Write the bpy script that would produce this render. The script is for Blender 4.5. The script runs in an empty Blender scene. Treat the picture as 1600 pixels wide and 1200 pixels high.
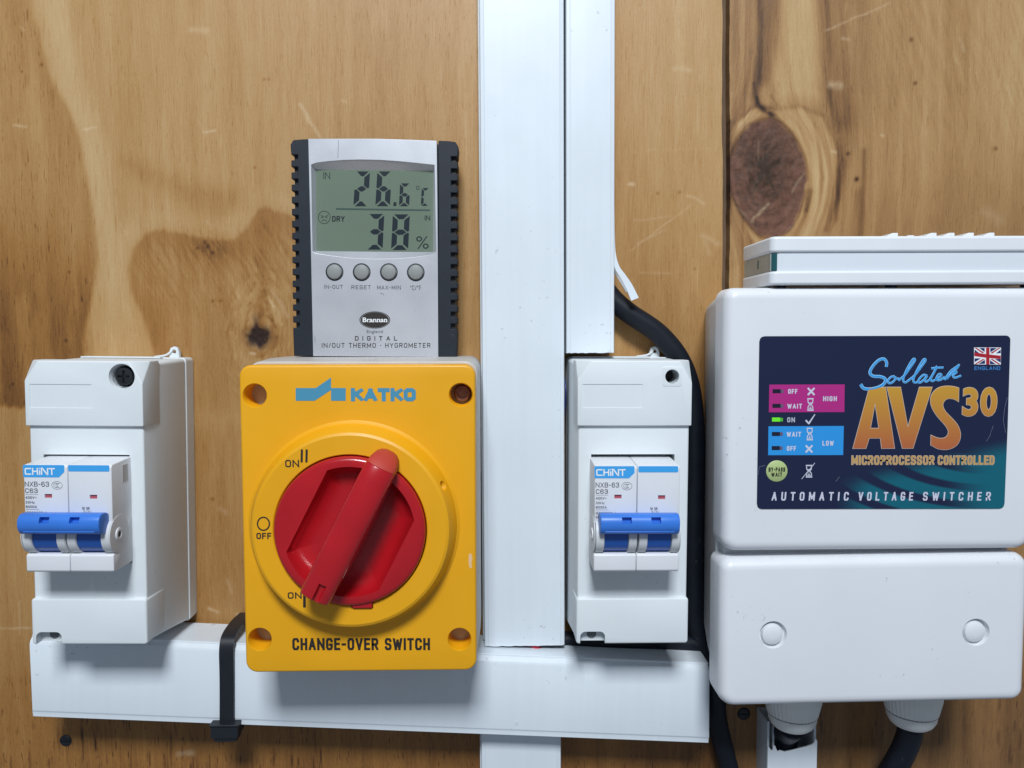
import bpy, bmesh, math, random
import numpy as np
from mathutils import Matrix, Vector

MM = 0.001
random.seed(4)
S = bpy.context.scene
C = S.collection

# ------------------------------------------------------------------ camera
F_PX, DIST = 1180.0, 410.0                      # focal length in photo pixels, camera to wall in mm
R_ = Vector((0.99976022, -0.02114238, -0.00570144))
U_ = Vector((0.00697976, 0.06089007, 0.99812007))
V_ = Vector((0.02075548, 0.99792054, -0.06102304))
cam_d = bpy.data.cameras.new('camera')
cam = bpy.data.objects.new('camera', cam_d)
C.objects.link(cam)
cam_d.sensor_fit = 'HORIZONTAL'
cam_d.sensor_width = 36.0
cam_d.lens = F_PX / 1600 * 36.0
cam_d.clip_start, cam_d.clip_end = 0.01, 50
mw = Matrix((R_, U_, -V_)).transposed().to_4x4()
mw.translation = Vector((0, -DIST * MM, 0))
cam.matrix_world = mw
S.camera = cam

# ------------------------------------------------------------------ light and exposure
w = bpy.data.worlds.new('World')
S.world = w
w.use_nodes = True
bg = w.node_tree.nodes['Background']
bg.inputs[0].default_value = (0.70, 0.83, 1.0, 1)
bg.inputs[1].default_value = 0.235


def lamp(name, loc, target, sx, sy, power, col):
    d = bpy.data.lights.new(name, 'AREA')
    d.shape = 'RECTANGLE'
    d.size, d.size_y, d.energy, d.color = sx, sy, power, col
    o = bpy.data.objects.new(name, d)
    C.objects.link(o)
    o.location = loc
    o.rotation_euler = (Vector(target) - Vector(loc)).to_track_quat('-Z', 'Y').to_euler()
    return o


lamp('ceiling_lamp', (-0.03, -1.36, 1.20), (0, 0, -0.02), 0.42, 0.36, 35.0, (0.90, 0.955, 1.0))
S.view_settings.view_transform = 'Standard'
S.view_settings.look = 'None'
S.view_settings.exposure = 0.0
S.view_settings.gamma = 1.0
S.view_settings.use_curve_mapping = False


# ------------------------------------------------------------------ measuring: a photo pixel on a plane `d` mm off the wall -> mm
def plane_mm(px, py, d):
    v = R_ * ((px - 800) / F_PX) + U_ * ((600 - py) / F_PX) + V_
    k = (DIST - d) / v.y
    return v.x * k, v.z * k


class Frame:
    """Where a thing stands on the wall (mm) and its clockwise tilt."""
    def __init__(s, x, z, tilt=0.0, crop=(0, 0, 1), d=0):
        s.x, s.z, s.a = x, z, math.radians(tilt)
        s.crop, s.d = crop, d

    def local(s, xw, zw):
        dx, dz = xw - s.x, zw - s.z
        c, n = math.cos(s.a), math.sin(s.a)
        return dx * c - dz * n, dx * n + dz * c

    def at(s, cx, cy, d=None):
        ox, oy, k = s.crop
        return s.local(*plane_mm(ox + cx / k, oy + cy / k, s.d if d is None else d))

    def pts(s, *ps):
        return [s.at(*p) for p in ps]


# ------------------------------------------------------------------ materials
def mat(name, col, rough=0.45, metal=0.0, vary=0.0, vscale=60, specks=0.0, bump=0.0, bscale=2500,
        emit=0.0, spec=0.5, coat=0.0, streak=0.0, rvary=0.0):
    m = bpy.data.materials.new(name)
    m.use_nodes = True
    nt = m.node_tree
    N, L = nt.nodes, nt.links
    b = N['Principled BSDF']
    b.inputs['Base Color'].default_value = (*col, 1)
    b.inputs['Roughness'].default_value = rough
    b.inputs['Metallic'].default_value = metal
    b.inputs['Specular IOR Level'].default_value = spec
    b.inputs['Coat Weight'].default_value = coat
    if emit:
        b.inputs['Emission Color'].default_value = (*col, 1)
        b.inputs['Emission Strength'].default_value = emit
    tc = N.new('ShaderNodeTexCoord')
    last = None
    if vary or specks or streak:
        rgb = N.new('ShaderNodeRGB')
        rgb.outputs[0].default_value = (*col, 1)
        last = rgb.outputs[0]
    if vary:
        n = N.new('ShaderNodeTexNoise')
        n.inputs['Scale'].default_value = vscale
        n.inputs['Detail'].default_value = 5
        L.new(tc.outputs['Object'], n.inputs['Vector'])
        mr = N.new('ShaderNodeMapRange')
        mr.inputs[1].default_value, mr.inputs[2].default_value = 0.3, 0.7
        mr.inputs[3].default_value, mr.inputs[4].default_value = 1 - vary, 1 + vary * 0.3
        L.new(n.outputs[0], mr.inputs[0])
        mx = N.new('ShaderNodeMix')
        mx.data_type, mx.blend_type = 'RGBA', 'MULTIPLY'
        mx.inputs[0].default_value = 1
        L.new(last, mx.inputs[6])
        L.new(mr.outputs[0], mx.inputs[7])
        last = mx.outputs[2]
    if streak:
        mp = N.new('ShaderNodeMapping')
        mp.inputs['Scale'].default_value = (260, 260, 9)
        L.new(tc.outputs['Object'], mp.inputs[0])
        n = N.new('ShaderNodeTexNoise')
        n.inputs['Scale'].default_value = 1
        n.inputs['Detail'].default_value = 3
        L.new(mp.outputs[0], n.inputs['Vector'])
        mr = N.new('ShaderNodeMapRange')
        mr.inputs[1].default_value, mr.inputs[2].default_value = 0.3, 0.7
        mr.inputs[3].default_value, mr.inputs[4].default_value = 1 - streak, 1 + streak * 0.3
        L.new(n.outputs[0], mr.inputs[0])
        mx = N.new('ShaderNodeMix')
        mx.data_type, mx.blend_type = 'RGBA', 'MULTIPLY'
        mx.inputs[0].default_value = 1
        L.new(last, mx.inputs[6])
        L.new(mr.outputs[0], mx.inputs[7])
        last = mx.outputs[2]
    if specks:
        n = N.new('ShaderNodeTexNoise')
        n.inputs['Scale'].default_value = 330
        n.inputs['Detail'].default_value = 2
        L.new(tc.outputs['Object'], n.inputs['Vector'])
        n2 = N.new('ShaderNodeTexNoise')
        n2.inputs['Scale'].default_value = 28
        L.new(tc.outputs['Object'], n2.inputs['Vector'])
        ad = N.new('ShaderNodeMath')
        ad.operation = 'MULTIPLY_ADD'
        ad.inputs[1].default_value = 0.5
        L.new(n2.outputs[0], ad.inputs[0])
        L.new(n.outputs[0], ad.inputs[2])
        mr = N.new('ShaderNodeMapRange')
        mr.inputs[1].default_value, mr.inputs[2].default_value = 1.0, 1.06
        mr.inputs[3].default_value, mr.inputs[4].default_value = 0, specks
        L.new(ad.outputs[0], mr.inputs[0])
        mx = N.new('ShaderNodeMix')
        mx.data_type = 'RGBA'
        mx.inputs[7].default_value = (0.22, 0.2, 0.18, 1)
        L.new(mr.outputs[0], mx.inputs[0])
        L.new(last, mx.inputs[6])
        last = mx.outputs[2]
    if last:
        L.new(last, b.inputs['Base Color'])
    if rvary:
        n = N.new('ShaderNodeTexNoise')
        n.inputs['Scale'].default_value = 45
        n.inputs['Detail'].default_value = 6
        L.new(tc.outputs['Object'], n.inputs['Vector'])
        mr = N.new('ShaderNodeMapRange')
        mr.inputs[1].default_value, mr.inputs[2].default_value = 0.3, 0.7
        mr.inputs[3].default_value, mr.inputs[4].default_value = rough - rvary, rough + rvary
        L.new(n.outputs[0], mr.inputs[0])
        L.new(mr.outputs[0], b.inputs['Roughness'])
    if bump:
        n = N.new('ShaderNodeTexNoise')
        n.inputs['Scale'].default_value = bscale
        n.inputs['Detail'].default_value = 2
        L.new(tc.outputs['Object'], n.inputs['Vector'])
        bp = N.new('ShaderNodeBump')
        bp.inputs['Strength'].default_value = bump
        bp.inputs['Distance'].default_value = 0.0002
        L.new(n.outputs[0], bp.inputs['Height'])
        L.new(bp.outputs[0], b.inputs['Normal'])
    return m


M = dict(
    trunk=mat('trunking_plastic', (0.73, 0.785, 0.84), 0.38, vary=0.05, vscale=14, specks=0.3, streak=0.022, rvary=0.08),
    trunk_in=mat('trunking_tray', (0.60, 0.64, 0.68), 0.5, vary=0.06),
    box=mat('breaker_box_plastic', (0.73, 0.775, 0.80), 0.5, vary=0.04, vscale=25, bump=0.12, specks=0.3, rvary=0.06),
    boxb=mat('breaker_box_base', (0.70, 0.735, 0.75), 0.5, vary=0.05),
    brk=mat('breaker_plastic', (0.74, 0.75, 0.78), 0.42, vary=0.03, bump=0.1),
    collar=mat('collar_plastic', (0.66, 0.67, 0.69), 0.42, vary=0.03),
    blue=mat('blue_plastic', (0.04, 0.19, 0.68), 0.38, vary=0.08, vscale=120, bump=0.1),
    blue_d=mat('blue_toggle_plastic', (0.02, 0.11, 0.46), 0.3),
    tagblue=mat('tag_blue_print', (0.05, 0.36, 0.78), 0.4),
    white_ink=mat('white_print', (0.82, 0.84, 0.86), 0.5),
    grey_ink=mat('grey_print', (0.10, 0.105, 0.13), 0.5),
    pink=mat('indicator_red', (0.42, 0.09, 0.12), 0.35),
    yellow=mat('yellow_plastic', (0.82, 0.388, 0.004), 0.46, vary=0.06, vscale=22, bump=0.10, bscale=1800, rvary=0.06),
    swbase=mat('grey_plastic', (0.52, 0.49, 0.46), 0.5, vary=0.08),
    red=mat('red_plastic', (0.44, 0.008, 0.014), 0.24, coat=0.2, vary=0.10, vscale=60, bump=0.06, rvary=0.07),
    red_worn=mat('worn_red_plastic', (0.46, 0.042, 0.026), 0.5, vary=0.1),
    black_ink=mat('black_print', (0.022, 0.017, 0.014), 0.5),
    katko=mat('logo_blue_print', (0.06, 0.27, 0.42), 0.5),
    black=mat('black_plastic', (0.010, 0.012, 0.018), 0.45, vary=0.2, vscale=150, bump=0.08),
    grip=mat('dark_grip_plastic', (0.013, 0.018, 0.028), 0.55, spec=0.35, vary=0.15, vscale=150, bump=0.15, specks=0.3),
    cable=mat('black_cable_sheath', (0.007, 0.010, 0.018), 0.5, spec=0.3, vary=0.25, vscale=120, bump=0.1, specks=0.25, rvary=0.1),
    silver=mat('silver_plastic', (0.56, 0.57, 0.61), 0.42, metal=0.45, vary=0.06, vscale=30, bump=0.06, specks=0.25, rvary=0.06),
    lcd=mat('lcd_glass', (0.155, 0.20, 0.15), 0.22, vary=0.05, vscale=20),
    lcd_ink=mat('lcd_segment', (0.012, 0.02, 0.028), 0.3),
    lcd_faint=mat('lcd_faint_segment', (0.05, 0.085, 0.075), 0.3),
    button=mat('grey_button_rubber', (0.26, 0.27, 0.265), 0.55),
    avs=mat('white_housing_plastic', (0.75, 0.765, 0.80), 0.36, vary=0.03, vscale=20, specks=0.32, bump=0.04, rvary=0.06),
    avsb=mat('white_housing_back', (0.62, 0.635, 0.65), 0.45, vary=0.04),
    unit=mat('white_unit_plastic', (0.76, 0.785, 0.82), 0.36, vary=0.03, specks=0.2),
    strip=mat('unit_strip_plastic', (0.70, 0.745, 0.80), 0.25),
    smoke=mat('smoked_window', (0.34, 0.37, 0.35), 0.2, vary=0.2, vscale=60),
    teal=mat('teal_tint', (0.02, 0.10, 0.115), 0.2),
    gland=mat('gland_nylon', (0.80, 0.80, 0.78), 0.5, vary=0.06),
    magenta=mat('magenta_print', (0.43, 0.022, 0.21), 0.35),
    sky=mat('cyan_print', (0.025, 0.29, 0.72), 0.35),
    pale_ink=mat('pale_print', (0.60, 0.60, 0.72), 0.4),
    dim_ink=mat('dim_pale_print', (0.45, 0.48, 0.58), 0.4),
    script=mat('script_blue_print', (0.045, 0.32, 0.72), 0.35),
    script_l=mat('script_edge_print', (0.30, 0.60, 0.88), 0.35),
    gold_l=mat('gold_edge_print', (0.62, 0.50, 0.42), 0.35),
    gold=mat('gold_print', (0.52, 0.31, 0.11), 0.35),
    led_off=mat('dark_lamp_window', (0.012, 0.012, 0.03), 0.2),
    led_half=mat('lamp_window_end', (0.13, 0.10, 0.17), 0.2),
    led_on=mat('lit_green_lamp', (0.16, 0.75, 0.03), 0.3, emit=0.12),
    led_on_d=mat('lit_green_lamp_end', (0.06, 0.35, 0.03), 0.3, emit=0.25),
    lime=mat('pale_green_print', (0.42, 0.52, 0.22), 0.45),
    flag_blue=mat('flag_blue', (0.012, 0.025, 0.13), 0.4),
    flag_red=mat('flag_red', (0.40, 0.012, 0.025), 0.4),
    eng=mat('blue_small_print', (0.05, 0.20, 0.50), 0.4),
    steel=mat('dark_screw_steel', (0.06, 0.065, 0.07), 0.35, metal=0.8, vary=0.2, vscale=400),
    rust=mat('rusty_screw_steel', (0.28, 0.15, 0.12), 0.45, metal=0.6, vary=0.35, vscale=500),
    shade_hole=mat('grey_hole', (0.16, 0.17, 0.18), 0.7),
    hole=mat('dark_hole', (0.03, 0.032, 0.036), 0.7),
    wire_red=mat('red_wire_sheath', (0.55, 0.02, 0.05), 0.4),
    wire_blue=mat('blue_wire_sheath', (0.008, 0.03, 0.16), 0.4),
    backing=mat('dark_backing_timber', (0.15, 0.095, 0.058), 0.9, vary=0.3),
    scratch=mat('worn_paint_spot', (0.75, 0.50, 0.28), 0.6),
)


def letters_mat(z0, z1):
    m = mat('gold_to_orange_print', (0.6, 0.3, 0.05), 0.35)
    N, L = m.node_tree.nodes, m.node_tree.links
    tc = N['Texture Coordinate']
    sx = N.new('ShaderNodeSeparateXYZ')
    L.new(tc.outputs['Object'], sx.inputs[0])
    mr = N.new('ShaderNodeMapRange')
    mr.inputs[1].default_value, mr.inputs[2].default_value = z0 * MM, z1 * MM
    L.new(sx.outputs[2], mr.inputs[0])
    cr = N.new('ShaderNodeValToRGB')
    cr.color_ramp.elements[0].color = (0.43, 0.115, 0.045, 1)
    cr.color_ramp.elements[1].color = (0.56, 0.30, 0.035, 1)
    L.new(mr.outputs[0], cr.inputs[0])
    L.new(cr.outputs[0], N['Principled BSDF'].inputs['Base Color'])
    return m


# ------------------------------------------------------------------ mesh building (local x, depth off the wall, z in mm)
def rrect(x0, x1, z0, z1, r, n=5):
    if not hasattr(r, '__len__'):
        r = (r, r, r, r)                        # bl, br, tr, tl
    out = []
    for (cx, cz, a, rr) in ((x0 + r[0], z0 + r[0], 180, r[0]), (x1 - r[1], z0 + r[1], 270, r[1]),
                            (x1 - r[2], z1 - r[2], 0, r[2]), (x0 + r[3], z1 - r[3], 90, r[3])):
        if rr <= 0:
            out.append((cx, cz))
            continue
        for i in range(n + 1):
            t = math.radians(a + 90 * i / n)
            out.append((cx + rr * math.cos(t), cz + rr * math.sin(t)))
    return out


def circle(cx, cz, r, n=48, rz=None):
    rz = r if rz is None else rz
    return [(cx + r * math.cos(2 * math.pi * i / n), cz + rz * math.sin(2 * math.pi * i / n)) for i in range(n)]


def smooth_path(pts, n=8):
    P = [Vector(p) for p in pts]
    P = [P[0] * 2 - P[1]] + P + [P[-1] * 2 - P[-2]]
    out = []
    for i in range(1, len(P) - 2):
        a, b, c, d = P[i - 1:i + 3]
        for k in range(n):
            t = k / n
            out.append(0.5 * ((2 * b) + (c - a) * t + (2 * a - 5 * b + 4 * c - d) * t * t + (3 * b - a - 3 * c + d) * t ** 3))
    out.append(P[-2])
    return out


class MB:
    def __init__(s):
        s.bm = bmesh.new()

    def v(s, x, d, z):
        return s.bm.verts.new((x * MM, -d * MM, z * MM))

    def face(s, vs):
        try:
            return s.bm.faces.new(vs)
        except ValueError:
            return None

    def rings(s, rings, cap0=True, cap1=True, closed=True):
        R = [[s.v(*p) for p in r] for r in rings]
        n = len(R[0])
        for a, b in zip(R, R[1:]):
            for i in range(n if closed else n - 1):
                j = (i + 1) % n
                s.face((a[i], a[j], b[j], b[i]))
        if cap0:
            s.face(R[0][::-1])
        if cap1:
            s.face(R[-1])
        return s

    def box(s, x0, x1, d0, d1, z0, z1):
        return s.prism([(x0, z0), (x1, z0), (x1, z1), (x0, z1)], d0, d1)

    def prism(s, o, d0, d1):
        return s.rings([[(x, d0, z) for x, z in o], [(x, d1, z) for x, z in o]])

    def loft(s, levels, cap0=True, cap1=True):
        return s.rings([[(x, d, z) for x, z in o] for o, d in levels], cap0, cap1)

    def xprism(s, o, x0, x1):
        return s.rings([[(x0, d, z) for d, z in o], [(x1, d, z) for d, z in o]])

    def zprism(s, o, z0, z1):
        return s.rings([[(x, d, z0) for x, d in o], [(x, d, z1) for x, d in o]])

    def lathe(s, prof, cx, cz, n=64, cap0=True, cap1=True):
        return s.rings([[(cx + r * math.cos(2 * math.pi * i / n), d, cz + r * math.sin(2 * math.pi * i / n)) for i in range(n)]
                        for r, d in prof], cap0, cap1)

    def zlathe(s, prof, cx, cd, n=48):
        return s.rings([[(cx + r * math.cos(2 * math.pi * i / n), cd + r * math.sin(2 * math.pi * i / n), z) for i in range(n)]
                        for r, z in prof])

    def xlathe(s, prof, cd, cz, n=40):
        return s.rings([[(x, cd + r * math.cos(2 * math.pi * i / n), cz + r * math.sin(2 * math.pi * i / n)) for i in range(n)]
                        for r, x in prof])

    def flat(s, o, d):
        s.face([s.v(x, d, z) for x, z in o])
        return s

    def tube(s, pts, r, seg=14, n=8, squash=1.0):
        P = smooth_path(pts, n)
        rr = r if hasattr(r, '__len__') else (r, r)
        rings = []
        for i, p in enumerate(P):
            t = (P[min(i + 1, len(P) - 1)] - P[max(i - 1, 0)]).normalized()
            ref = Vector((0, 1, 0)) if abs(t.y) < 0.9 else Vector((1, 0, 0))
            a = t.cross(ref).normalized()
            b = a.cross(t).normalized()
            k = rr[0] + (rr[1] - rr[0]) * i / (len(P) - 1)
            rings.append([tuple(p + a * (k * math.cos(2 * math.pi * j / seg)) + b * (k * squash * math.sin(2 * math.pi * j / seg)))
                          for j in range(seg)])
        return s.rings(rings)

    def build(s, name, m, parent=None, bevel=0.0, seg=3, angle=32, limit=30):
        bmesh.ops.recalc_face_normals(s.bm, faces=s.bm.faces)
        me = bpy.data.meshes.new(name)
        s.bm.to_mesh(me)
        s.bm.free()
        return finish(name, me, m, parent, bevel, seg, angle, limit)


def finish(name, me, m, parent, bevel=0.0, seg=3, angle=32, limit=30):
    o = bpy.data.objects.new(name, me)
    C.objects.link(o)
    me.materials.clear()
    me.materials.append(M[m] if isinstance(m, str) else m)
    me.polygons.foreach_set('use_smooth', [True] * len(me.polygons))
    me.set_sharp_from_angle(angle=math.radians(angle))
    if parent:
        o.parent = parent
    if bevel:
        b = o.modifiers.new('bevel', 'BEVEL')
        b.width, b.segments, b.limit_method = bevel * MM, seg, 'ANGLE'
        b.angle_limit = math.radians(limit)
        b.use_clamp_overlap = True
    return o


def apply_mods(o, angle=32):
    bpy.context.view_layer.update()
    dg = bpy.context.evaluated_depsgraph_get()
    me = bpy.data.meshes.new_from_object(o.evaluated_get(dg), depsgraph=dg)
    o.modifiers.clear()
    o.data = me
    me.polygons.foreach_set('use_smooth', [True] * len(me.polygons))
    me.set_sharp_from_angle(angle=math.radians(angle))


def cut(o, mb, angle=32, op='DIFFERENCE'):
    c = mb.build('cutter', 'hole')
    c.parent = o.parent
    b = o.modifiers.new('cut', 'BOOLEAN')
    b.operation, b.object, b.solver = op, c, 'EXACT'
    apply_mods(o, angle)
    bpy.data.objects.remove(c)
    return o


def plate(name, outlines, d0, d1, m, parent, bev=0.0, offset=0.0):
    """Flat plate with holes (2D curve fill), optional rounded rim; d0..d1 depth."""
    cu = bpy.data.curves.new(name, 'CURVE')
    cu.dimensions, cu.fill_mode = '2D', 'BOTH'
    t = (d1 - d0) / 2
    cu.extrude = max(t - bev, 0) * MM
    cu.bevel_depth, cu.bevel_resolution, cu.offset = bev * MM, 2, (offset - bev) * MM
    for o in outlines:
        sp = cu.splines.new('POLY')
        sp.points.add(len(o) - 1)
        for p, (x, z) in zip(sp.points, o):
            p.co = (x * MM, z * MM, 0, 1)
        sp.use_cyclic_u = True
    ob = bpy.data.objects.new(name, cu)
    C.objects.link(ob)
    bpy.context.view_layer.update()
    dg = bpy.context.evaluated_depsgraph_get()
    me = bpy.data.meshes.new_from_object(ob.evaluated_get(dg), depsgraph=dg)
    bpy.data.objects.remove(ob)
    dm = (d0 + d1) / 2 * MM
    for v in me.vertices:
        x, y, z = v.co
        v.co = (x, -(dm + z), y)
    return finish(name, me, m, parent)


def text(string, box, d, m, parent, bold=0.0, shear=0.0, space=1.0, name='lettering', lift=0.0, slant=0.0):
    """Lettering fitted into box (x0, x1, z0, z1) in mm on the plane d."""
    cu = bpy.data.curves.new(name, 'FONT')
    cu.body, cu.size, cu.offset, cu.shear, cu.space_character = string, 1.0, bold, shear, space
    cu.resolution_u = 4
    ob = bpy.data.objects.new(name, cu)
    C.objects.link(ob)
    bpy.context.view_layer.update()
    dg = bpy.context.evaluated_depsgraph_get()
    me = bpy.data.meshes.new_from_object(ob.evaluated_get(dg), depsgraph=dg)
    bpy.data.objects.remove(ob)
    n = len(me.vertices)
    co = np.empty(n * 3)
    me.vertices.foreach_get('co', co)
    co = co.reshape(-1, 3)
    lo, hi = co.min(0), co.max(0)
    x0, x1, z0, z1 = box
    x = x0 + (co[:, 0] - lo[0]) / (hi[0] - lo[0]) * (x1 - x0)
    z = z0 + (co[:, 1] - lo[1]) / (hi[1] - lo[1]) * (z1 - z0) + slant * (x - (x0 + x1) / 2)
    out = np.stack([x * MM, np.full(n, -(d + lift) * MM), z * MM], 1)
    me.vertices.foreach_set('co', out.ravel())
    o = finish(name, me, m, parent)
    return o


def ctext(fr, string, b, m, parent, d=None, **k):
    """Lettering fitted to a box traced in the frame's crop: (cx0, cy0, cx1, cy1)."""
    d = fr.d if d is None else d
    cx0, cy0, cx1, cy1 = b
    pa, pb = fr.at(cx0, (cy0 + cy1) / 2, d), fr.at(cx1, (cy0 + cy1) / 2, d)
    pc, pd = fr.at((cx0 + cx1) / 2, cy0, d), fr.at((cx0 + cx1) / 2, cy1, d)
    k.setdefault('lift', 0.12)
    return text(string, (pa[0], pb[0], pd[1], pc[1]), d, m, parent, slant=(pb[1] - pa[1]) / (pb[0] - pa[0]), **k)


GLYPH = {
    'A': (1.08, [[(0, 0), (.5, 1), (1, 0)], [(.17, .30), (.83, .30)]]),
    'B': (1, [[(0, 0), (0, 1), (.75, 1), (.94, .88), (.94, .66), (.78, .53), (0, .53)], [(.78, .53), (1, .4), (1, .13), (.8, 0), (-.001, 0)]]),
    'C': (1, [[(1, .79), (1, .86), (.8, 1), (.2, 1), (0, .84), (0, .16), (.2, 0), (.8, 0), (1, .14), (1, .21)]]),
    'D': (1, [[(0, 0), (0, 1), (.72, 1), (1, .82), (1, .18), (.72, 0), (0, 0)]]),
    'E': (.85, [[(1, 1), (0, 1), (0, 0), (1, 0)], [(0, .52), (.88, .52)]]),
    'F': (.85, [[(1, 1), (0, 1), (0, 0)], [(0, .5), (.88, .5)]]),
    'G': (1, [[(1, .80), (1, .86), (.8, 1), (.2, 1), (0, .84), (0, .16), (.2, 0), (.8, 0), (1, .16), (1, .44), (.62, .44)]]),
    'H': (1, [[(0, 0), (0, 1)], [(1, 0), (1, 1)], [(0, .5), (1, .5)]]),
    'I': (.001, [[(0, 0), (0, 1)]]),
    'K': (1, [[(0, 0), (0, 1)], [(1, 1), (.06, .42)], [(.30, .60), (1, 0)]]),
    'L': (.85, [[(0, 1), (0, 0), (1, 0)]]),
    'M': (1.35, [[(0, 0), (0, 1), (.5, .2), (1, 1), (1, 0)]]),
    'N': (1.16, [[(0, 0), (0, 1), (1, 0), (1, 1)]]),
    'O': (1, [[(.22, 0), (.78, 0), (1, .16), (1, .84), (.78, 1), (.22, 1), (0, .84), (0, .16), (.22, 0)]]),
    'P': (.95, [[(0, 0), (0, 1), (.8, 1), (1, .87), (1, .58), (.8, .45), (0, .45)]]),
    'R': (1, [[(0, 0), (0, 1), (.8, 1), (1, .87), (1, .60), (.8, .47), (0, .47)], [(.52, .47), (1, 0)]]),
    'S': (.98, [[(1, .83), (1, .87), (.82, 1), (.18, 1), (0, .86), (0, .66), (.18, .53), (.82, .47), (1, .34), (1, .14), (.82, 0), (.18, 0), (0, .13), (0, .17)]]),
    'T': (.95, [[(0, 1), (1, 1)], [(.5, 1), (.5, 0)]]),
    'U': (1, [[(0, 1), (0, .16), (.22, 0), (.78, 0), (1, .16), (1, 1)]]),
    'V': (1.08, [[(0, 1), (.5, 0), (1, 1)]]),
    'W': (1.6, [[(0, 1), (.25, 0), (.5, .85), (.75, 0), (1, 1)]]),
    'X': (1.05, [[(0, 0), (1, 1)], [(0, 1), (1, 0)]]),
    'Y': (1.05, [[(0, 1), (.5, .45), (1, 1)], [(.5, .45), (.5, 0)]]),
    '0': (.95, [[(.25, 0), (.75, 0), (1, .2), (1, .8), (.75, 1), (.25, 1), (0, .8), (0, .2), (.25, 0)]]),
    '1': (.4, [[(0, .78), (.9, 1), (.9, 0)]]),
    '3': (.95, [[(0, .80), (.05, .88), (.22, 1), (.76, 1), (.95, .87), (.95, .66), (.76, .53), (.36, .53)], [(.76, .53), (1, .4), (1, .14), (.78, 0), (.2, 0), (.02, .12), (0, .22)]]),
    '4': (1, [[(.74, 0), (.74, 1), (0, .28), (1, .28)]]),
    '5': (.95, [[(.92, 1), (.12, 1), (.05, .52), (.75, .60), (1, .42), (1, .16), (.75, 0), (.2, 0), (0, .16)]]),
    '6': (.95, [[(.94, .82), (.75, 1), (.25, 1), (0, .8), (0, .18), (.22, 0), (.78, 0), (1, .16), (1, .42), (.78, .57), (.22, .57), (.02, .42)]]),
    '8': (.95, [[(.25, .53), (.06, .66), (.06, .86), (.25, 1), (.75, 1), (.94, .86), (.94, .66), (.75, .53), (.25, .53), (0, .4), (0, .15), (.22, 0), (.78, 0), (1, .15), (1, .4), (.75, .53)]]),
    '9': (.95, [[(.06, .18), (.25, 0), (.75, 0), (1, .2), (1, .82), (.78, 1), (.22, 1), (0, .84), (0, .58), (.22, .43), (.78, .43), (.98, .58)]]),
    '-': (.5, [[(0, .47), (1, .47)]]),
    '/': (.5, [[(0, 0), (1, 1)]]),
    '.': (.001, [[(0, 0), (0, .09)]]),
    '~': (.8, [[(0, .40), (.25, .55), (.75, .40), (1, .55)]]),
    '°': (.3, [[(.2, .74), (.8, .74), (1, .8), (1, .94), (.8, 1), (.2, 1), (0, .94), (0, .8), (.2, .74)]]),
    '•': (.16, [[(0, .5), (1, .5)]]),
    'i': (.001, [[(0, 0), (0, .72)], [(0, .84), (0, 1)]]),
    ' ': (.35, []),
}


def ribbon(b, P, wd, d, clamp=None, cap=False):
    """flat mitred stroke along 2D points P (mm)"""
    closed = (P[0] - P[-1]).length < 1e-6
    n = len(P) - 1
    if cap and not closed:
        P = [P[0] + (P[0] - P[1]).normalized() * wd / 2] + P[1:-1] + [P[-1] + (P[-1] - P[-2]).normalized() * wd / 2]
    Lf, Rt = [], []
    for i in range(n + 1):
        if closed:
            a, c_ = (P[i] - P[i - 1] if i else P[0] - P[n - 1]), (P[i + 1] - P[i] if i < n else P[1] - P[0])
        else:
            a = P[i] - P[i - 1] if i else P[1] - P[0]
            c_ = P[i + 1] - P[i] if i < n else a
        a, c_ = a.normalized(), c_.normalized()
        t = (a + c_)
        t = t.normalized() if t.length > 1e-6 else a
        nn = Vector((-t.y, t.x))
        k = wd / 2 / max(0.45, nn.dot(Vector((-a.y, a.x))))
        Lf.append(P[i] + nn * k)
        Rt.append(P[i] - nn * k)
    cl = (lambda q: q) if clamp is None else (lambda q: Vector((q.x, min(max(q.y, clamp(q.x)[0]), clamp(q.x)[1]))))
    for i in range(n):
        b.face([b.v(q.x, d, q.y) for q in map(cl, (Lf[i], Lf[i + 1], Rt[i + 1], Rt[i]))])


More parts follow.
